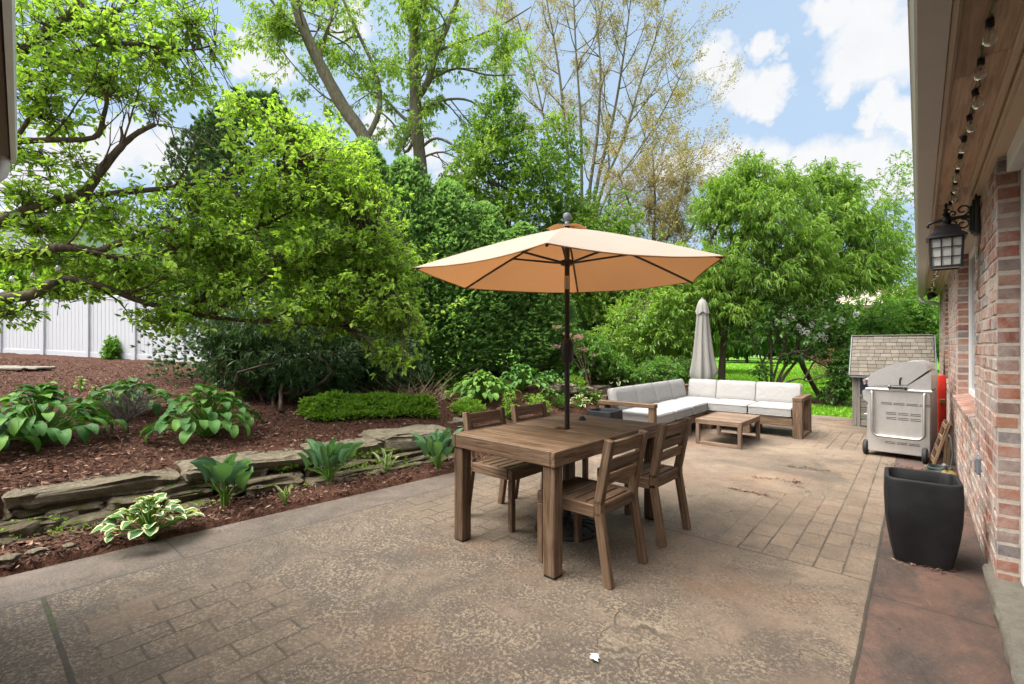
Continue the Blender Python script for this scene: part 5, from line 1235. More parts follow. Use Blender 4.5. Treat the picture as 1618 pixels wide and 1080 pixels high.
# ================================================================== WHITE FENCE, SMALL LIGHTS, FAR HOUSES
A = -10.8*RT+13.6*FW; st = (-3.2*RT+.6*FW)/2; un = norm(st); fang = math.atan2(un[1], un[0])
fe = empty('vinyl_fence', A, label='white vinyl privacy fence beyond the upper mulch bed', cat='fence'); ks = list(range(-4, 7)); FH = 1.86
up = np.array([0, 0, 1.])
def fz(k): p = A+st*k; return hz(p[0], p[1])-.03
for k in ks:
    p = st*k; z = fz(k)-fz(0)+fz(0)
    g = MB(); Mx = np.array([[un[0], -un[1], 0], [un[1], un[0], 0], [0, 0, 1]]); g.box(p+up*(z+FH/2+.02), (.127, .127, FH+.06), M=Mx, b=.006); g.lathe([(.09, 0), (.085, .02), (.02, .07), (.001, .075)], p+up*(z+FH+.05), 4, M=Mx); g.build('post', M['vinyl'], fe)
    if k == ks[-1]: break
    q0, q1 = p+un*.06, p+st-un*.06; z1 = fz(k+1); g = MB()
    for (zo, h) in ((.10, .16), (FH-.07, .13)): g.bar(q0+up*(z+zo), q1+up*(z1+zo), .045, h, b=.006)
    npk = 11
    for i in range(npk):
        f_ = (i+.5)/npk; g.box(q0+(q1-q0)*f_+up*(z+(z1-z)*f_+FH/2+.01), (np.linalg.norm(q1-q0)/npk-.006, .024, FH-.30), M=Mx, b=.004)
    g.bar(q0+up*(z+FH/2), q1+up*(z1+FH/2), .012, FH-.3, b=.001)
    pn = g.build('panel', M['vinyl'], fe)
# three festoon bulbs under the branches
sl2 = empty('string_lights', at(50, 425, 4.9), label='three small bulbs on a thin wire hanging under the left tree branches', cat='string lights'); so_ = np.array(sl2.location)
g = MB(); g.tube(np.array([at(-120, 448, 5.), at(-40, 436, 4.95), at(20, 428, 4.9), at(53, 422, 4.9), at(92, 411, 4.9), at(135, 398, 5.)])-so_, .004, 5); g.build('cable', M['hose_green'], sl2)
for (px, py) in ((20, 430), (53, 424), (92, 413), (-30, 436)):
    s_ = bpy.data.objects.new('socket', ms); COL.objects.link(s_); s_.parent = sl2; s_.location = at(px, py, 4.9)-so_
    b_ = bpy.data.objects.new('bulb', mbl); COL.objects.link(b_); b_.parent = s_
def far_house(px0, px1, Z, yb, ye, yr, wall, roof, label, deep=9.):
    a, b_ = at(px0, HY, Z), at(px1, HY, Z); ze, zr = at(0, ye, Z)[2], at(0, yr, Z)[2]; c = (a+b_)/2; c[2] = hz(c[0], c[1]) if yb is None else yb
    r_ = empty('neighbour_house', c, YAW, label=label, cat='house'); hw = np.linalg.norm(b_-a)/2; h = ze-c[2]
    g = MB(); g.box((0, deep/2, h/2-.5), (2*hw, deep, h+1.), b=.02); g.build('wall', M[wall], r_)
    g = MB(); g.prism([(-hw-.4, h), (hw+.4, h), (hw+.4, h-.2), (-hw-.4, h-.2)], -.4, deep+.4)
    V = np.array([(-hw-.5, -.5, h), (hw+.5, -.5, h), (hw+.5, deep+.5, h), (-hw-.5, deep+.5, h), (-hw+1., deep/2, zr-c[2]), (hw-1., deep/2, zr-c[2])]); g.add(V, [np.array([[0, 1, 5, 4], [2, 3, 4, 5]]), np.array([[1, 2, 5], [3, 0, 4]])]); g.build('roof', M[roof], r_)
    for i in range(max(2, int(hw))):
        x = -hw+(i+.6)*2*hw/max(2, int(hw)); 
        for z in ([1.3, 4.1] if h > 4.6 else [1.3]):
            if z+1.3 < h-.1:
                g = MB(); g.box((x, -.02, z+.65), (1.15, .08, 1.4), b=.01); f = g.build('window', M['white_paint'], r_); g = MB(); g.box((x, -.055, z+.65), (.95, .04, 1.2), b=.005); g.build('glass', M['dark_glass'], f)
    return r_
far_house(-420, 88, 24, None, 338, 284, 'siding_white', 'roof_grey', 'neighbouring white house with grey roof seen through the left tree')
far_house(1335, 1470, 40, 0., 482, 430, 'siding_pink', 'siding_pink', 'tan neighbouring house glimpsed through leaves above the playhouse')
far_house(1210, 1300, 62, 0., 548, 520, 'siding_white', 'roof_grey', 'distant pale house beyond the lawn seen under the right trees')
# ================================================================== TREES
# ---- euonymus tree reaching in from the left
T = Tree('euonymus_tree', -190, 600, 5.4, 'large bright green spreading tree reaching in from the left over the beds')
b0 = T.base
T.limb(np.array([b0, at(-185, 560, 5.4), at(-170, 500, 5.3), at(-175, 430, 5.2), at(-160, 360, 5.2)]), .15, .11)
T.limb([(-175, 440, 5.2), (-90, 380, 5.1), (0, 350, 5.0), (70, 323, 5.1), (130, 305, 5.2), (165, 262, 5.2), (190, 233, 5.2), (215, 211, 5.2), (245, 196, 5.2)], .075, .022)
T.limb([(190, 233, 5.2), (193, 215, 5.2), (191, 200, 5.2)], .02, .012); T.limb([(245, 196, 5.2), (270, 200, 5.25), (292, 203, 5.3)], .008, .004)
T.limb([(-172, 470, 5.3), (-80, 430, 5.0), (0, 408, 4.9), (75, 393, 4.9), (125, 392, 5.0), (200, 408, 5.3), (290, 392, 5.6), (380, 370, 6.0), (470, 330, 6.4)], .068, .017)
T.limb([(150, 398, 5.1), (220, 372, 5.3), (300, 340, 5.7), (360, 300, 6.0), (400, 250, 6.2)], .04, .012)
T.limb([(-165, 510, 5.3), (-60, 482, 4.9), (0, 472, 4.7), (50, 465, 4.75), (75, 450, 4.8), (105, 441, 4.95), (170, 455, 5.2), (230, 478, 5.45), (330, 500, 5.8), (420, 508, 6.1), (540, 515, 6.4)], .064, .018)
T.limb([(60, 458, 4.75), (30, 490, 4.7), (0, 500, 4.6)], .015, .006)
T.limb([(95, 316, 5.1), (190, 304, 5.4), (300, 292, 5.8), (380, 270, 6.1), (440, 230, 6.3)], .04, .012)
T.limb([(330, 500, 5.8), (390, 460, 6.), (450, 420, 6.2), (520, 400, 6.4), (590, 390, 6.5)], .035, .01)
T.limb([(300, 492, 5.7), (350, 440, 5.9), (400, 380, 6.1), (420, 320, 6.2), (450, 260, 6.3)], .035, .01)
T.limb([(420, 508, 6.1), (500, 470, 6.3), (570, 450, 6.4), (640, 470, 6.5)], .025, .008)
T.limb([(-160, 360, 5.2), (-110, 240, 5.1), (-40, 140, 5.0), (60, 60, 5.1), (120, 10, 5.2), (140, -60, 5.3)], .08, .03)
T.limb([(-130, 290, 5.1), (-30, 240, 5.0), (20, 224, 5.0), (70, 221, 5.1), (148, 217, 5.2), (163, 185, 5.2), (168, 150, 5.2), (150, 100, 5.2)], .045, .012)
T.limb([(148, 217, 5.2), (160, 206, 5.2), (168, 197, 5.2)], .018, .010)
T.limb([(-40, 140, 5.0), (60, 120, 5.1), (150, 72, 5.2), (220, 70, 5.3), (290, 80, 5.4), (340, 70, 5.5)], .04, .008)
T.limb([(60, 60, 5.1), (130, 40, 5.2), (200, 10, 5.3), (260, -30, 5.4)], .035, .01)
T.limb([(125, 60, 5.2), (128, 30, 5.2), (130, -10, 5.2), (128, -60, 5.2)], .028, .012)
T.limb([(20, 224, 5.0), (50, 180, 5.05), (80, 110, 5.1), (70, 20, 5.15)], .025, .01)
T.limb([(62, 235, 5.05), (75, 262, 5.05), (82, 290, 5.1)], .012, .008)
blobs = [(460, 205, 6.35, 70, 40, .7, 240), (500, 270, 6.3, 110, 62, .9, 560), (560, 340, 6.35, 90, 62, .9, 520), (420, 310, 6.1, 120, 58, .8, 480), (590, 420, 6.3, 82, 62, .8, 500), (610, 500, 6.3, 62, 52, .7, 300),
         (490, 420, 6.2, 110, 60, .8, 460), (500, 490, 6.2, 110, 48, .7, 360), (370, 400, 5.9, 120, 48, .8, 380), (260, 370, 5.6, 110, 40, .7, 260), (330, 460, 5.8, 110, 38, .6, 240), (200, 430, 5.4, 110, 26, .5, 150),
         (180, 330, 5.4, 110, 34, .6, 170), (300, 310, 5.8, 110, 36, .7, 220), (70, 400, 5.1, 90, 24, .5, 110), (40, 310, 5.1, 80, 36, .6, 130), (60, 360, 5.2, 90, 22, .5, 90), (10, 490, 4.7, 40, 14, .3, 40), (260, 500, 5.6, 60, 22, .4, 60), (90, 460, 5.0, 90, 16, .4, 60),
         (385, 175, 6.2, 36, 30, .4, 80), (630, 560, 6.3, 40, 26, .5, 60),
         (60, 60, 5.1, 95, 80, .8, 360), (170, 40, 5.25, 110, 70, .8, 380), (250, 90, 5.4, 90, 62, .8, 260), (80, 160, 5.1, 85, 60, .7, 280), (170, 140, 5.25, 75, 42, .7, 170), (40, 240, 5.05, 60, 40, .6, 130), (300, 40, 5.5, 60, 60, .6, 150), (290, 130, 5.45, 55, 40, .6, 80), (120, 250, 5.1, 40, 22, .4, 40), (330, 80, 5.5, 34, 34, .4, 50), (250, 180, 5.4, 40, 16, .4, 20)]
P, O = in_blobs(blobs, .14, 2.0, .6, 2.2); O = O*np.array([1, 1, .3])+np.array([0, 0, .10])
kk = rng.random(len(P)) < np.where((P[:, 2] > 2.75) & (P@RT < -2.2), .5, .85); P, O = P[kk], O[kk]; T.twigs(P, norm(O), .22, .0045)
for f_ in (.0, -.07): T.leaf(P+norm(O)*f_+rng.normal(size=P.shape)*.045, O, 4, .074, .5, .9, .22, True)
# link twigs back to limbs
segP = np.concatenate([q for q, r in T.S]); idx = rng.choice(len(P), 1700, replace=False)
for i in idx:
    d = segP-P[i]; j = int(np.argmin((d**2).sum(1)+rng.random(len(segP))*.05)); L_ = np.linalg.norm(d[j])
    if .1 < L_ < 1.3:
        mid = (segP[j]+P[i])/2+rng.normal(size=3)*.06*L_+np.array([0, 0, .05*L_]); T.tw.segs([segP[j]-T.base, mid-T.base], [mid-T.base, P[i]-T.base], [.009*L_+.003, .006*L_+.002], [.006*L_+.002, .003], 4)
o = newout()
for (Q, rr) in T.S[1:]:
    for _ in range(7 if np.mean(Q[:, 2]) < 3. else 2):
        i = min(int(len(Q)*rng.uniform(.4, .98)), len(Q)-2); d = norm(Q[i+1]-Q[i]); a = norm(np.cross(d, rng.normal(size=3)))
        T.grow(Q[i], norm(d*.8+a*.7+np.array([0, 0, .1])), rng.uniform(.5, 1.2), min(.013, rr[i]*.5), 0, 1, o, .16, .02, .7, 4, .6, 6)
T.flush(o, .008); P = np.array(o['l']); D = np.array(o['d']); vis = ((P-np.array([0, 0, CAMH]))@FW > 3.2); P, D = P[vis], D[vis]; sx = HX+F*(P@RT)/(P@FW); sy = HY-F*(P[:, 2]-CAMH)/(P@FW)
gapm = (sx < 350) & (sy < 320); keep = ~gapm | ((rng.random(len(P)) < .16) & (sy < 165)); keep &= ~((sx < 260) & (sy > 430)); P, D = P[keep], D[keep]; T.leaf(P, D, 4, .08, .5, .9, .25, True)
T.done('bark', 'euonymus_leaf')
# ---- arborvitae hedge
def arbor_mesh(seed, n=3400, mat='arborvitae_leaf', Rm=.2):
    h = rng.random(n)**.8; prof = Rm*np.clip(1-h**2.6, 0, 1)**.62*(.78+.22*np.minimum(1, h/.12)); th = rng.random(n)*6.2832
    q = np.stack([np.cos(th)*2, np.sin(th)*2, h*9], 1); lump = .50+.62*vnoise(q, .9, seed)+.36*vnoise(q, 2.4, seed+1)
    r = prof*lump*(rng.random(n)**.33); P = np.stack([r*np.cos(th), r*np.sin(th), h], 1)
    nl = 11; m_ = n//9; la_ = rng.random(nl)*6.28; lr_ = Rm*rng.uniform(.15, .75, nl); lz_ = .99-.55*(lr_/Rm)**1.6*rng.uniform(.6, 1.2, nl); kk = rng.integers(0, nl, m_); hh = rng.random(m_)
    rr_ = .052*(1-hh)**.8*(rng.random(m_)**.5)*Rm/.2; ta = rng.random(m_)*6.28
    P[:m_] = np.stack([lr_[kk]*np.cos(la_[kk])+rr_*np.cos(ta), lr_[kk]*np.sin(la_[kk])+rr_*np.sin(ta), lz_[kk]-.10+.15*hh], 1)
    O = norm(np.stack([np.cos(th), np.sin(th), .35+h*.9-.25*rng.random(n)], 1)+rng.normal(size=(n, 3))*.28)
    g = MB(); per = 7; N = n*per; k = np.tile(np.linspace(-1, 1, per), n); Pb = np.repeat(P, per, 0); Ob = np.repeat(O, per, 0); side = norm(np.cross(Ob, rng.normal(size=(N, 3))*.3+np.repeat(rng.normal(size=(n, 3)), per, 0)))
    D = norm(Ob+side*k[:, None]*.75); L_ = .0205*(1.1-.35*np.abs(k))*rng.uniform(.8, 1.2, N)
    rr = np.clip(np.repeat(rng.random(n)*.75, per)+rng.random(N)*.25, 0, 1); g.leaves(Pb, D, L_, .31, fold=.12, near=False, rn=rr)
    return g.mesh('crown', M[mat])
AM = [arbor_mesh(30, 10500), arbor_mesh(40, 10500), arbor_mesh(50, 10500)]; JM = arbor_mesh(60, 3600, 'juniper_leaf', .26)
gt = MB(); gt.tube([(0, 0, 0), (0.004, 0, .4), (0, 0, .92)], [.014, .009, .002], 8); TM = gt.mesh('trunk', M['bark'], True)
def arbor(px, ytop, Z, wpx, label, me, grp='arborvitae along the hedge row'):
    p = at(px, HY, Z); zb = hz(p[0], p[1]); zt = at(px, ytop, Z)[2]; H = zt-zb; wr = wpx/2/F*Z
    r_ = empty('arborvitae', (p[0], p[1], zb-.03), rng.random()*6.28, label=label, cat='tree', group=grp)
    for nm, m_ in (('trunk', TM), ('crown', me)):
        o = bpy.data.objects.new(nm, m_); COL.objects.link(o); o.parent = r_; k = wr/.2 if nm == 'crown' else H*1.2; o.scale = (k, k, H)
arbor(340, 190, 9.6, 150, 'dark evergreen behind the left tree, first of the row from the left', JM)
arbor(410, 150, 9.4, 210, 'tall dark evergreen rising behind the top of the left tree', JM)
arbor(500, 200, 9.5, 150, 'dark evergreen hidden behind the middle of the left tree', AM[2])
arbor(575, 222, 9.2, 160, 'dark evergreen in front of the leaning grey trunk', AM[0])
arbor(640, 250, 9.3, 150, 'dark evergreen just left of the open umbrella edge', AM[1])
arbor(705, 285, 9.5, 150, 'dark evergreen behind the left tip of the open umbrella', AM[2])
arbor(765, 320, 9.8, 140, 'dark evergreen behind the left half of the open umbrella', AM[1])
arbor(825, 352, 10.2, 130, 'dark evergreen behind the umbrella pole on its left side', AM[0])
arbor(868, 410, 10.4, 100, 'lowest dark evergreen at the right end of the hedge row beside the umbrella pole', AM[2])
# dark juniper under the left tree
T = Tree('juniper_shrub', 450, 610, 7.3, 'dark blue green juniper drooping under the left tree', cat='shrub')
P, O = in_blobs([(400, 560, 7.2, 75, 55, .7, 900), (480, 575, 7.2, 95, 50, .7, 1000), (560, 570, 7.6, 80, 55, .7, 900), (360, 520, 7.2, 60, 40, .6, 420), (450, 520, 7.4, 110, 50, .7, 900), (620, 575, 8., 60, 45, .6, 500)], .4, 2.2, .5)
P[:, 2] = np.maximum(P[:, 2], height(P[:, 0], P[:, 1])+.06); T.leaf(P, O*np.array([1, 1, .3]), 7, .105, .24, .8, .3, False); T.twigs(P[:500], norm(O[:500]), .25, .005)
for i in range(9): T.limb(np.array([T.base+rng.normal(size=3)*np.array([.3, .3, 0]), T.base+np.array([rng.normal()*.5, rng.normal()*.5, .5]), at(rng.uniform(350, 620), rng.uniform(500, 580), 7.3)]), .03, .006, 6)
T.done('bark', 'juniper_leaf')
# ---- tall spring trees with thin leaf
def spray(T, limbs, nk, Lr, r, mx, per, leaf, ratio, lo=.25, trop=.05, kids=4.5, ang=.75, wig=.2, droop=.35, frac=1., spread=.9, rep=1):
    o = newout()
    for (Q, rr) in limbs:
        for _ in range(nk):
            i = int(len(Q)*rng.uniform(lo, .98)); i = min(i, len(Q)-2); d = norm(Q[i+1]-Q[i]); a = norm(np.cross(d, rng.normal(size=3)))
            T.grow(Q[i], norm(d*.55+a*.9), rng.uniform(*Lr), min(r, rr[i]*.6), 0, mx, o, wig, trop, ang, kids, .58, 6)
    T.flush(o, .014); P = np.array(o['l']); D = np.array(o['d'])
    if frac < 1: k = rng.random(len(P)) < frac; P, D = P[k], D[k]
    for _ in range(rep): T.leaf(P+rng.normal(size=P.shape)*.06, D, per, leaf, ratio, spread, droop, False)
    return len(P)
T = Tree('leaning_tree', 640, 560, 15., 'tall tree with grey trunk leaning left out of the hedge, sparse new leaves', 'tall thinly leaved trees')
T.limb(np.array([T.base, at(615, 330, 15), at(578, 222, 15), at(540, 165, 15), at(505, 100, 15), at(482, 50, 15), at(465, 0, 15), at(450, -60, 15), at(430, -160, 15)]), .25, .11, 12)
T.limb([(505, 100, 15), (513, 60, 15), (525, 20, 15.2), (540, -60, 15.4)], .07, .035); T.limb([(578, 222, 15), (600, 170, 15.5), (592, 110, 15.6), (560, 40, 15.8), (530, -30, 16)], .095, .04)
T.limb([(482, 50, 15), (450, 25, 14.8), (420, -10, 14.6)], .07, .03); T.limb([(540, 165, 15), (510, 150, 14.8), (470, 110, 14.6), (430, 60, 14.5)], .035, .012)
n1 = spray(T, T.S[1:], 4, (1., 2.2), .035, 2, 3, .15, .36, .15, .02, 4.2, frac=1.); n2 = spray(T, T.S[:1], 12, (.8, 2.), .03, 2, 3, .15, .36, .5, .02, frac=1.)
P, O = in_blobs([(430, 10, 15, 60, 34, 1.2, 90), (445, 75, 15, 36, 26, .8, 50), (560, 40, 15.6, 50, 60, 1.4, 90), (600, 150, 15.4, 50, 60, 1.2, 140)], .2, 1.); T.leaf(P, O, 4, .15, .36, .9, .4, False)
T.done('grey_bark', 'poplar_leaf', 'twig_bark')
T = Tree('straight_tree', 672, 560, 15.5, 'tall tree with straight grey trunk behind the hedge, light green new leaves', 'tall thinly leaved trees')
T.limb(np.array([T.base, at(666, 290, 15.5), at(658, 200, 15.5), at(656, 110, 15.5), at(655, 40, 15.5), at(653, -40, 15.5), at(652, -160, 15.5)]), .24, .14, 12)
for pts, a, b_ in (([(662, 150, 15.5), (678, 125, 15.3), (690, 80, 15.2), (712, 30, 15.1), (735, -40, 15)], .13, .05), ([(660, 195, 15.5), (638, 186, 15.6), (612, 160, 15.8), (580, 135, 16), (545, 95, 16)], .07, .02), ([(664, 235, 15.5), (690, 218, 15.2), (730, 236, 14.8), (780, 255, 14.5), (830, 240, 14.2)], .05, .015),
                   ([(660, 175, 15.5), (700, 158, 15.2), (745, 160, 15), (790, 198, 14.7), (830, 196, 14.5)], .05, .015), ([(672, 130, 15.4), (720, 108, 15.2), (770, 118, 15), (815, 118, 14.8)], .05, .015), ([(690, 80, 15.2), (740, 62, 15), (790, 40, 14.8), (840, 10, 14.6)], .05, .015), ([(664, 250, 15.5), (700, 240, 15.2), (740, 262, 14.9), (770, 290, 14.7)], .04, .012), ([(657, 215, 15.5), (640, 240, 15.6), (625, 200, 15.7), (600, 175, 15.8)], .06, .02), ([(655, 60, 15.5), (640, 20, 15.6), (620, -40, 15.7)], .08, .04)):
    T.limb(pts, a, b_)
spray(T, T.S[1:], 5, (.9, 2.), .03, 2, 3, .15, .36, .2, .0, 4.4, frac=.9); spray(T, T.S[:1], 14, (.7, 1.6), .03, 2, 4, .15, .36, .35, .02, frac=.85)
P, O = in_blobs([(655, 130, 15.2, 50, 70, 1., 170), (680, 50, 15.2, 70, 60, 1.2, 200), (600, 110, 15.6, 50, 60, 1., 120), (720, 80, 15, 50, 50, 1.2, 100), (650, 10, 15.2, 60, 40, 1., 120)], .2, 1.); T.leaf(P, O, 4, .15, .36, .9, .45, False)
T.done('grey_bark', 'poplar_leaf', 'twig_bark')
T = Tree('budding_tree', 935, 545, 20., 'tall vase shaped tree with tan buds and fine bare twigs above the umbrella', 'tall thinly leaved trees')
for pts, a in (([(905, 330, 20), (893, 200, 20), (880, 90, 20), (858, -30, 20)], .17), ([(920, 330, 20), (918, 200, 19.6), (910, 80, 19.4), (905, -40, 19.2)], .14), ([(930, 320, 20), (945, 200, 20), (948, 90, 20.4), (935, -40, 20.6)], .16), ([(940, 310, 20), (968, 190, 20), (985, 90, 19.8), (1000, -30, 19.6)], .16), ([(945, 320, 20), (985, 220, 20), (1015, 120, 20), (1050, 20, 20)], .13), ([(950, 330, 20), (1000, 250, 19.6), (1040, 190, 19.4), (1080, 110, 19.3)], .10), ([(905, 320, 20), (870, 230, 20), (845, 120, 20.2), (815, 20, 20.4)], .11), ([(955, 345, 20), (1015, 300, 19.6), (1060, 275, 19.4), (1095, 250, 19.2)], .07)):
    T.limb([(930, 450, 20)]+pts, a*.62, .02, 8)
T.limb(np.array([T.base, at(932, 500, 20), at(930, 440, 20)]), .26, .2, 10)
spray(T, T.S[:-1], 14, (1.5, 3.4), .028, 2, 4, .075, .5, .3, .10, 6., .5, .14, .0, .85, .9, 1)
T.done('grey_bark', 'bud_leaf', 'tan_twig')
T = Tree('tan_leaved_tree', 1040, 545, 17., 'rounded tree with olive tan new growth right of the umbrella top', 'tall thinly leaved trees')
for pts in ([(1020, 430, 17), (1000, 340, 17), (975, 270, 17)], [(1030, 420, 17), (1035, 320, 17), (1030, 230, 17)], [(1040, 420, 17), (1070, 330, 17), (1085, 250, 17)], [(1045, 430, 17), (1090, 370, 16.8), (1110, 310, 16.6)]): T.limb([(1035, 500, 17)]+pts, .09, .02, 7)
T.limb(np.array([T.base, at(1038, 520, 17), at(1035, 480, 17)]), .2, .12)
spray(T, T.S[:-1], 20, (.8, 1.9), .02, 2, 4, .065, .5, .2, .06, 5.5, .6, .18, .05, .9, .9)
P, O = in_blobs([(1030, 290, 17, 66, 60, 1.4, 700), (1060, 340, 17, 46, 50, 1.2, 500), (980, 310, 17, 40, 50, 1., 300), (1085, 300, 16.7, 20, 40, .8, 120)], .3, 1.4); T.twigs(P, norm(O+np.array([0, 0, .6])), .35, .004); T.leaf(P, O, 9, .06, .5, .9, .05, False, back=.3)
T.done('grey_bark', 'bud_leaf', 'tan_twig')
# ---- leafy trees: generic
def leafy(name, px, Z, label, blobs, leafm, leaf, ratio, per=6, grp=None, gap=.35, gs=1.3, droop=.25, near=False, limbs=(), tr=.1, bark='bark', shell=.5, cat='tree', twl=.2, spread=.9, ytr=None, dens=1., tilt=.3):
    T = Tree(name, px, HY, Z, label, grp, cat)
    blobs = [tuple(list(b_[:6])+[int(b_[6]*dens)]) for b_ in blobs]
    P, O = in_blobs(blobs, gap, gs, shell); gz = height(P[:, 0], P[:, 1]); P[:, 2] = np.maximum(P[:, 2], gz+.04)
    O = O*np.array([1, 1, tilt+.3])+np.array([0, 0, .05])
    if tr:
        top = np.mean([at(b_[0], b_[1], b_[2]) for b_ in blobs], 0)
        if not limbs: T.limb(np.array([T.base, T.base*.6+top*.4+rng.normal(size=3)*.08, top]), tr, tr*.4)
        for pts, a, b2 in limbs: T.limb([([T.base][0],)]+list(pts) if pts[0] != 'x' else list(pts[1:]), a, b2)
        for b_ in blobs:
            e = at(b_[0], b_[1], b_[2]); Q = T.S[rng.integers(len(T.S))][0]; s_ = Q[int(len(Q)*rng.uniform(.35, .8))]
            T.limb(np.array([s_, (s_+e)/2+rng.normal(size=3)*.12+np.array([0, 0, .1]), e+rng.normal(size=3)*.1]), tr*.38, tr*.1, 6)
    T.twigs(P, norm(O), twl, max(.003, leaf*.03)); T.leaf(P, O, per, leaf, ratio, spread, droop, near, back=leaf*1.2)
    return T.done(bark, leafm)
leafy('maple_tree', 760, 14., 'mid green tree standing behind the hedge left of the umbrella top', [(790, 190, 14, 46, 55, 1., 420), (760, 260, 14, 60, 60, 1.2, 600), (830, 270, 14, 60, 60, 1.2, 600), (740, 330, 14, 60, 50, 1.2, 500), (820, 340, 14, 80, 50, 1.2, 650), (880, 320, 14.5, 50, 60, 1.2, 450), (890, 230, 15, 40, 60, 1., 240), (800, 150, 14, 24, 24, .5, 90)], 'maple_leaf', .12, .62, 6, 'leafy trees behind the hedge', .4, 1.5)
leafy('maple_tree', 930, 14.5, 'mid green tree behind the right half of the open umbrella', [(900, 370, 14.5, 60, 50, 1.2, 500), (960, 400, 14.5, 70, 60, 1.3, 600), (1020, 420, 14.5, 60, 60, 1.3, 500), (930, 460, 14, 70, 50, 1.2, 500), (1000, 480, 14, 70, 50, 1.2, 500), (960, 340, 15, 60, 50, 1.2, 350), (1060, 460, 14.5, 50, 60, 1.2, 400)], 'maple_leaf', .12, .62, 6, 'leafy trees behind the hedge', .4, 1.5)
leafy('dogwood_shrub', 1000, 11.5, 'layered light green shrub behind the sofa left of the closed umbrella', [(1000, 500, 11.5, 40, 36, .9, 260), (1050, 480, 11.5, 50, 50, 1., 380), (1020, 545, 11.3, 60, 34, .9, 320), (1075, 540, 11.5, 44, 40, .9, 300), (960, 540, 11., 40, 36, .8, 200), (1060, 420, 11.8, 40, 40, .9, 240)], 'peach_leaf', .13, .36, 7, None, .35, 1.6, .35, cat='shrub', tr=.04)
leafy('weigela_shrub', 935, 9.9, 'leafy green shrub right of the umbrella pole with brown seed heads', [(930, 560, 9.9, 40, 34, .6, 360), (905, 545, 10., 26, 40, .5, 220), (960, 575, 9.9, 36, 24, .5, 240), (1000, 590, 10., 40, 20, .5, 260), (1045, 585, 10.2, 44, 24, .6, 320)], 'shrub_leaf', .085, .5, 6, None, .3, 2., cat='shrub', tr=.02)
leafy('low_shrub', 1040, 10.6, 'low dark green shrub behind the sofa corner', [(1030, 590, 10.6, 46, 24, .6, 380), (1075, 590, 10.6, 40, 26, .6, 340)], 'dark_leaf', .06, .5, 7, None, .3, 2., cat='shrub', tr=.02)
# seed heads on tall stalks
jp = Tree('seed_head_plant', 935, 585, 9.4, 'tall dry stalks with brown seed heads beside the umbrella pole', cat='plant')
for (px, py) in ((880, 517), (897, 528), (912, 535), (893, 543), (922, 552), (880, 548), (938, 561), (915, 532)):
    Q = jp.limb(np.array([jp.base+rng.normal(size=3)*np.array([.12, .12, 0]), at((px+935)/2, (py+590)/2, 9.4), at(px, py, 9.4)]), .006, .004, 5)
    v = norm(rng.normal(size=(40, 3)))*np.array([.075, .075, .025]); whorls(jp.l, at(px, py, 9.4)+v-jp.base, v+np.array([0, 0, .05]), 3, .03, .7, .9, 0, False)
jp.done('twig_bark', 'pink_flower')
# right hand trees
PE = 'long leaved trees beside the lawn'
leafy('peach_tree', 1139, 11.8, 'bright green long leaved tree with dark trunk beside the closed umbrella',
      [(1180, 285, 11.8, 46, 44, .9, 330), (1140, 330, 11.8, 50, 56, 1., 400), (1195, 350, 11.4, 70, 60, 1.1, 560), (1140, 410, 11.4, 60, 50, 1., 420), (1200, 430, 11.2, 70, 44, 1., 460), (1115, 470, 11.5, 36, 40, .8, 220), (1165, 490, 11.2, 50, 26, .8, 220), (1240, 300, 12, 46, 46, 1., 340), (1255, 390, 11.4, 60, 60, 1., 460)],
      'peach_leaf', .15, .2, 9, PE, .36, 1.5, .55, True, [([(1140, 600, 11.8), (1143, 545, 11.8), (1150, 480, 11.8), (1165, 400, 11.8), (1180, 330, 11.8)], .105, .04), (['x', (1146, 510, 11.8), (1175, 460, 11.6), (1215, 420, 11.5), (1260, 380, 11.5)], .05, .02), (['x', (1150, 470, 11.8), (1130, 410, 11.8), (1120, 350, 11.8)], .045, .015)], .1, 'bark', .5, spread=.75)
leafy('peach_tree', 1300, 12.2, 'bright green long leaved tree left of the gutter, above the playhouse',
      [(1300, 285, 12.4, 44, 34, .9, 260), (1335, 300, 12.4, 36, 26, .8, 140), (1310, 350, 12.2, 70, 50, 1.1, 520), (1370, 385, 12, 52, 40, 1., 360), (1330, 430, 11.8, 76, 40, 1., 470), (1270, 450, 11.6, 60, 40, .9, 330), (1395, 420, 11.8, 30, 30, .7, 140), (1240, 475, 11.6, 50, 30, .8, 220), (1370, 345, 12.2, 40, 34, .9, 220)],
      'peach_leaf', .15, .2, 9, PE, .36, 1.5, .55, True, [([(1262, 560, 12.2), (1268, 500, 12.2), (1285, 430, 12.2), (1305, 340, 12.2)], .07, .025)], .09, 'bark', .5, spread=.75)
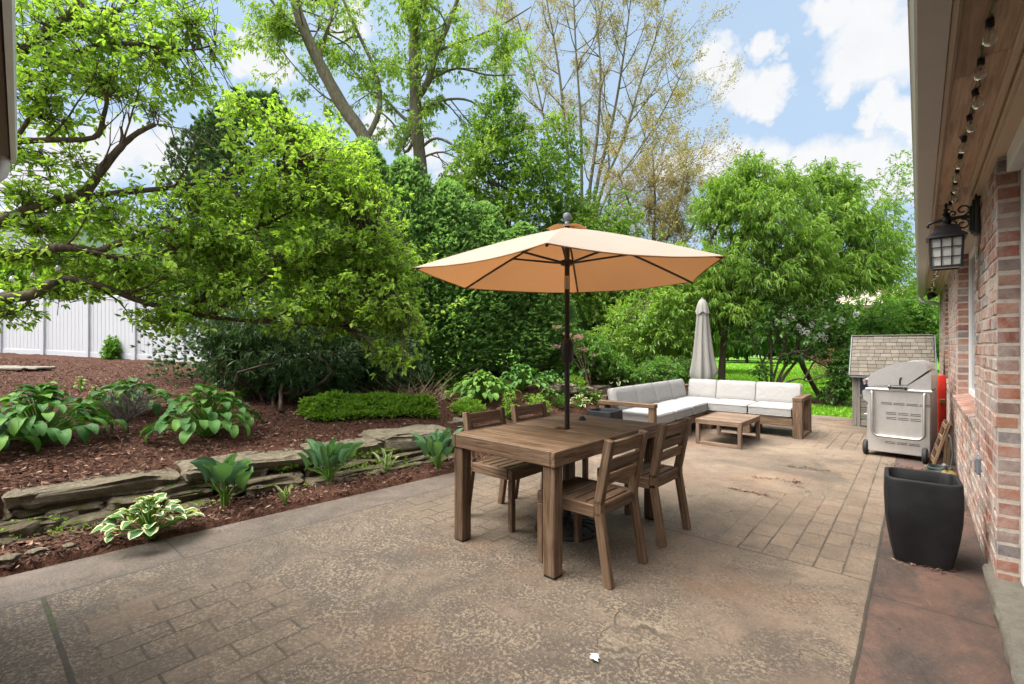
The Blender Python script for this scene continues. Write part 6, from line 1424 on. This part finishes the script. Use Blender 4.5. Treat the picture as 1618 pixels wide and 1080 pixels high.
leafy('lilac_shrub', 1222, 11., 'dark multi stemmed lilac with pale flowers behind the right half of the sofa',
      [(1225, 500, 11, 50, 36, .8, 260), (1180, 520, 11, 40, 34, .7, 160), (1270, 510, 11, 50, 40, .8, 260), (1310, 490, 11.2, 46, 40, .8, 240), (1330, 535, 11, 34, 26, .6, 130), (1240, 560, 11, 26, 20, .5, 50), (1200, 585, 10.9, 26, 16, .4, 40), (1300, 560, 10.8, 26, 14, .4, 50), (1335, 585, 10.8, 18, 12, .3, 30)],
      'dark_leaf', .085, .6, 6, None, .35, 2., .2, False, [([(1220, 612, 11), (1218, 560, 11), (1215, 510, 11)], .05, .02), ([(1228, 605, 11), (1245, 570, 11), (1275, 520, 11), (1300, 480, 11)], .045, .015), ([(1232, 605, 11), (1268, 560, 10.9), (1300, 530, 10.9), (1330, 500, 10.9)], .045, .012), ([(1235, 610, 10.9), (1262, 598, 10.8), (1278, 602, 10.7), (1305, 592, 10.6), (1335, 588, 10.6)], .028, .008), ([(1222, 600, 11), (1240, 545, 11), (1262, 500, 11)], .035, .012), ([(1214, 610, 11), (1200, 560, 11), (1180, 520, 11)], .03, .01)], .06, 'bark', .5, 'shrub')
lf = bpy.data.objects  # pale flower heads belong to the lilac
lil = [o for o in COL.objects if o.name.startswith('lilac_shrub')][0]; lb_ = np.array(lil.location)
g = MB()
for (px, py) in ((1268, 523), (1276, 526), (1298, 529), (1287, 536), (1303, 534), (1227, 509), (1240, 508), (1306, 514), (1250, 499), (1262, 517), (1352, 496), (1330, 505), (1283, 512)):
    v = norm(rng.normal(size=(26, 3)))*np.array([.05, .05, .07])*rng.uniform(.5, 1, (26, 1)); whorls(g, at(px, py, 10.6)+v-lb_, v, 3, .028, .8, .9, 0, False)
g.build('flower', M['lilac_flower'], lil)
leafy('birch_tree', 1400, 16., 'airy light green tree behind the gutter end above the playhouse', [(1400, 330, 16, 50, 60, 1.3, 330), (1425, 280, 16, 34, 50, 1., 120), (1380, 400, 16, 60, 50, 1.3, 380), (1430, 400, 16, 40, 60, 1.2, 330), (1400, 470, 15.5, 70, 50, 1.3, 480), (1440, 470, 15.5, 40, 50, 1.2, 330)], 'maple_leaf', .09, .55, 6, None, .5, 1.6, .2, tr=.09, bark='twig_bark')
leafy('hedge_maple', 1420, 13.2, 'dark green bush directly behind the playhouse roof', [(1380, 505, 13.2, 46, 36, 1., 420), (1440, 500, 13.2, 46, 40, 1., 420), (1420, 540, 13, 60, 40, 1., 420), (1360, 545, 13.2, 34, 34, .8, 240), (1470, 530, 12.8, 30, 50, .8, 240)], 'shrub_leaf', .10, .6, 6, None, .3, 1.7, .2, cat='shrub', tr=.06)
leafy('ivy_bush', 1322, 10.6, 'dark ivy covered stump left of the playhouse', [(1325, 600, 10.6, 20, 36, .35, 340), (1335, 570, 10.6, 22, 22, .35, 200), (1318, 625, 10.6, 24, 18, .35, 160), (1350, 560, 10.7, 20, 16, .3, 90)], 'dark_leaf', .07, .7, 6, None, .25, 2.4, .3, cat='shrub', tr=.05)
leafy('red_bush', 1340, 20., 'dusty red leaved bush in the distance left of the playhouse', [(1340, 565, 20, 40, 26, 1., 520), (1310, 572, 20, 24, 18, .8, 200)], 'red_leaf', .11, .5, 6, None, .3, 1.5, .1, cat='shrub', tr=.03)
leafy('lawn_shrub', 1330, 17., 'light green shrub on the lawn left of the playhouse', [(1300, 590, 17, 30, 14, .8, 200), (1345, 600, 16, 24, 24, .7, 200)], 'lime_leaf', .09, .5, 6, None, .3, 1.5, .1, cat='shrub', tr=.02)
# ---- trees at the back of the lawn and behind the beds: shared broadleaf crowns
def ball_mesh(seed, leafm, n=2600, per=5, leaf=.11):
    th = norm(rng.normal(size=(14, 3))); c = th*np.array([.62, .62, .5])*rng.uniform(.5, 1, (14, 1)); r = rng.uniform(.28, .48, 14); k = rng.integers(0, 14, n); v = norm(rng.normal(size=(n, 3))); P = c[k]+v*(r[k]*rng.random(n)**.4)[:, None]
    P[:, 2] = P[:, 2]*.5+.5; g = MB(); whorls(g, P, v, per, leaf, .6, .9, .2, False); return g.mesh('crown', M[leafm])
BM = [ball_mesh(1, 'dark_leaf'), ball_mesh(2, 'maple_leaf'), ball_mesh(3, 'shrub_leaf'), ball_mesh(4, 'lime_leaf', 2000)]
gt = MB(); gt.tube([(0, 0, -.03), (.01, 0, .3), (0, .02, .75)], [.035, .025, .008], 7); TM2 = gt.mesh('trunk', M['bark'], True)
WH = ['bright', 'dark', 'rounded', 'tall', 'broad', 'loose']
def back(px, ytop, Z, wpx, k, label, zb=None):
    p = at(px, HY, Z); z0 = hz(p[0], p[1]); H = at(px, ytop, Z)[2]-z0; wr = wpx/2/F*Z
    r_ = empty('background_tree', (p[0], p[1], z0-.05), rng.random()*6.28, label=label, cat='tree', group='background trees')
    for nm, m_ in (('trunk', TM2), ('crown', BM[k])):
        o = bpy.data.objects.new(nm, m_); COL.objects.link(o); o.parent = r_; o.scale = (wr, wr, H)
for (px, yt, Z, w_, k, lb) in (
    (1105, 380, 24, 170, 1, 'background tree right of the open umbrella tip'), (1180, 455, 38, 150, 0, 'dark background tree over the lawn right of the closed umbrella'), (1250, 470, 46, 130, 2, 'background tree beyond the lawn behind the lilac stems'), (1310, 475, 36, 120, 0, 'dark background tree beyond the lawn left of the red bush'), (1390, 440, 44, 150, 2, 'background tree behind the tan house'), (1150, 520, 44, 90, 1, 'low background tree at the far lawn edge near the dark trunk'), (1215, 525, 50, 90, 0, 'low dark background tree at the far lawn edge behind the lilac'), (1285, 530, 48, 80, 1, 'low background tree at the far lawn edge left of the playhouse'),
    (1050, 440, 19, 160, 0, 'dark background tree behind the sofa corner'), (960, 430, 19, 170, 0, 'dark background tree between umbrella pole and sofa'), (870, 380, 18, 170, 0, 'dark background tree behind the umbrella pole'), (760, 340, 20, 220, 1, 'background tree behind the hedge under the umbrella left side'), (560, 300, 21, 200, 0, 'background tree behind the leaning trunk'), (690, 300, 22, 200, 0, 'background tree behind the straight trunk'),
    (20, 370, 17.5, 150, 3, 'lime green background tree over the fence at the left edge'), (130, 385, 18, 170, 1, 'green background tree over the fence under the left branches'), (250, 380, 18.5, 170, 2, 'green background tree over the right end of the white fence'), (360, 330, 18.5, 200, 0, 'dark background tree beyond the fence end behind the left tree'), (-90, 350, 17.5, 170, 1, 'green background tree past the left edge of the fence'), (460, 300, 19, 200, 1, 'background tree hidden behind the left tree'), (1470, 420, 26, 140, 1, 'background tree behind the house corner')):
    back(px, yt, Z, w_, k, lb)
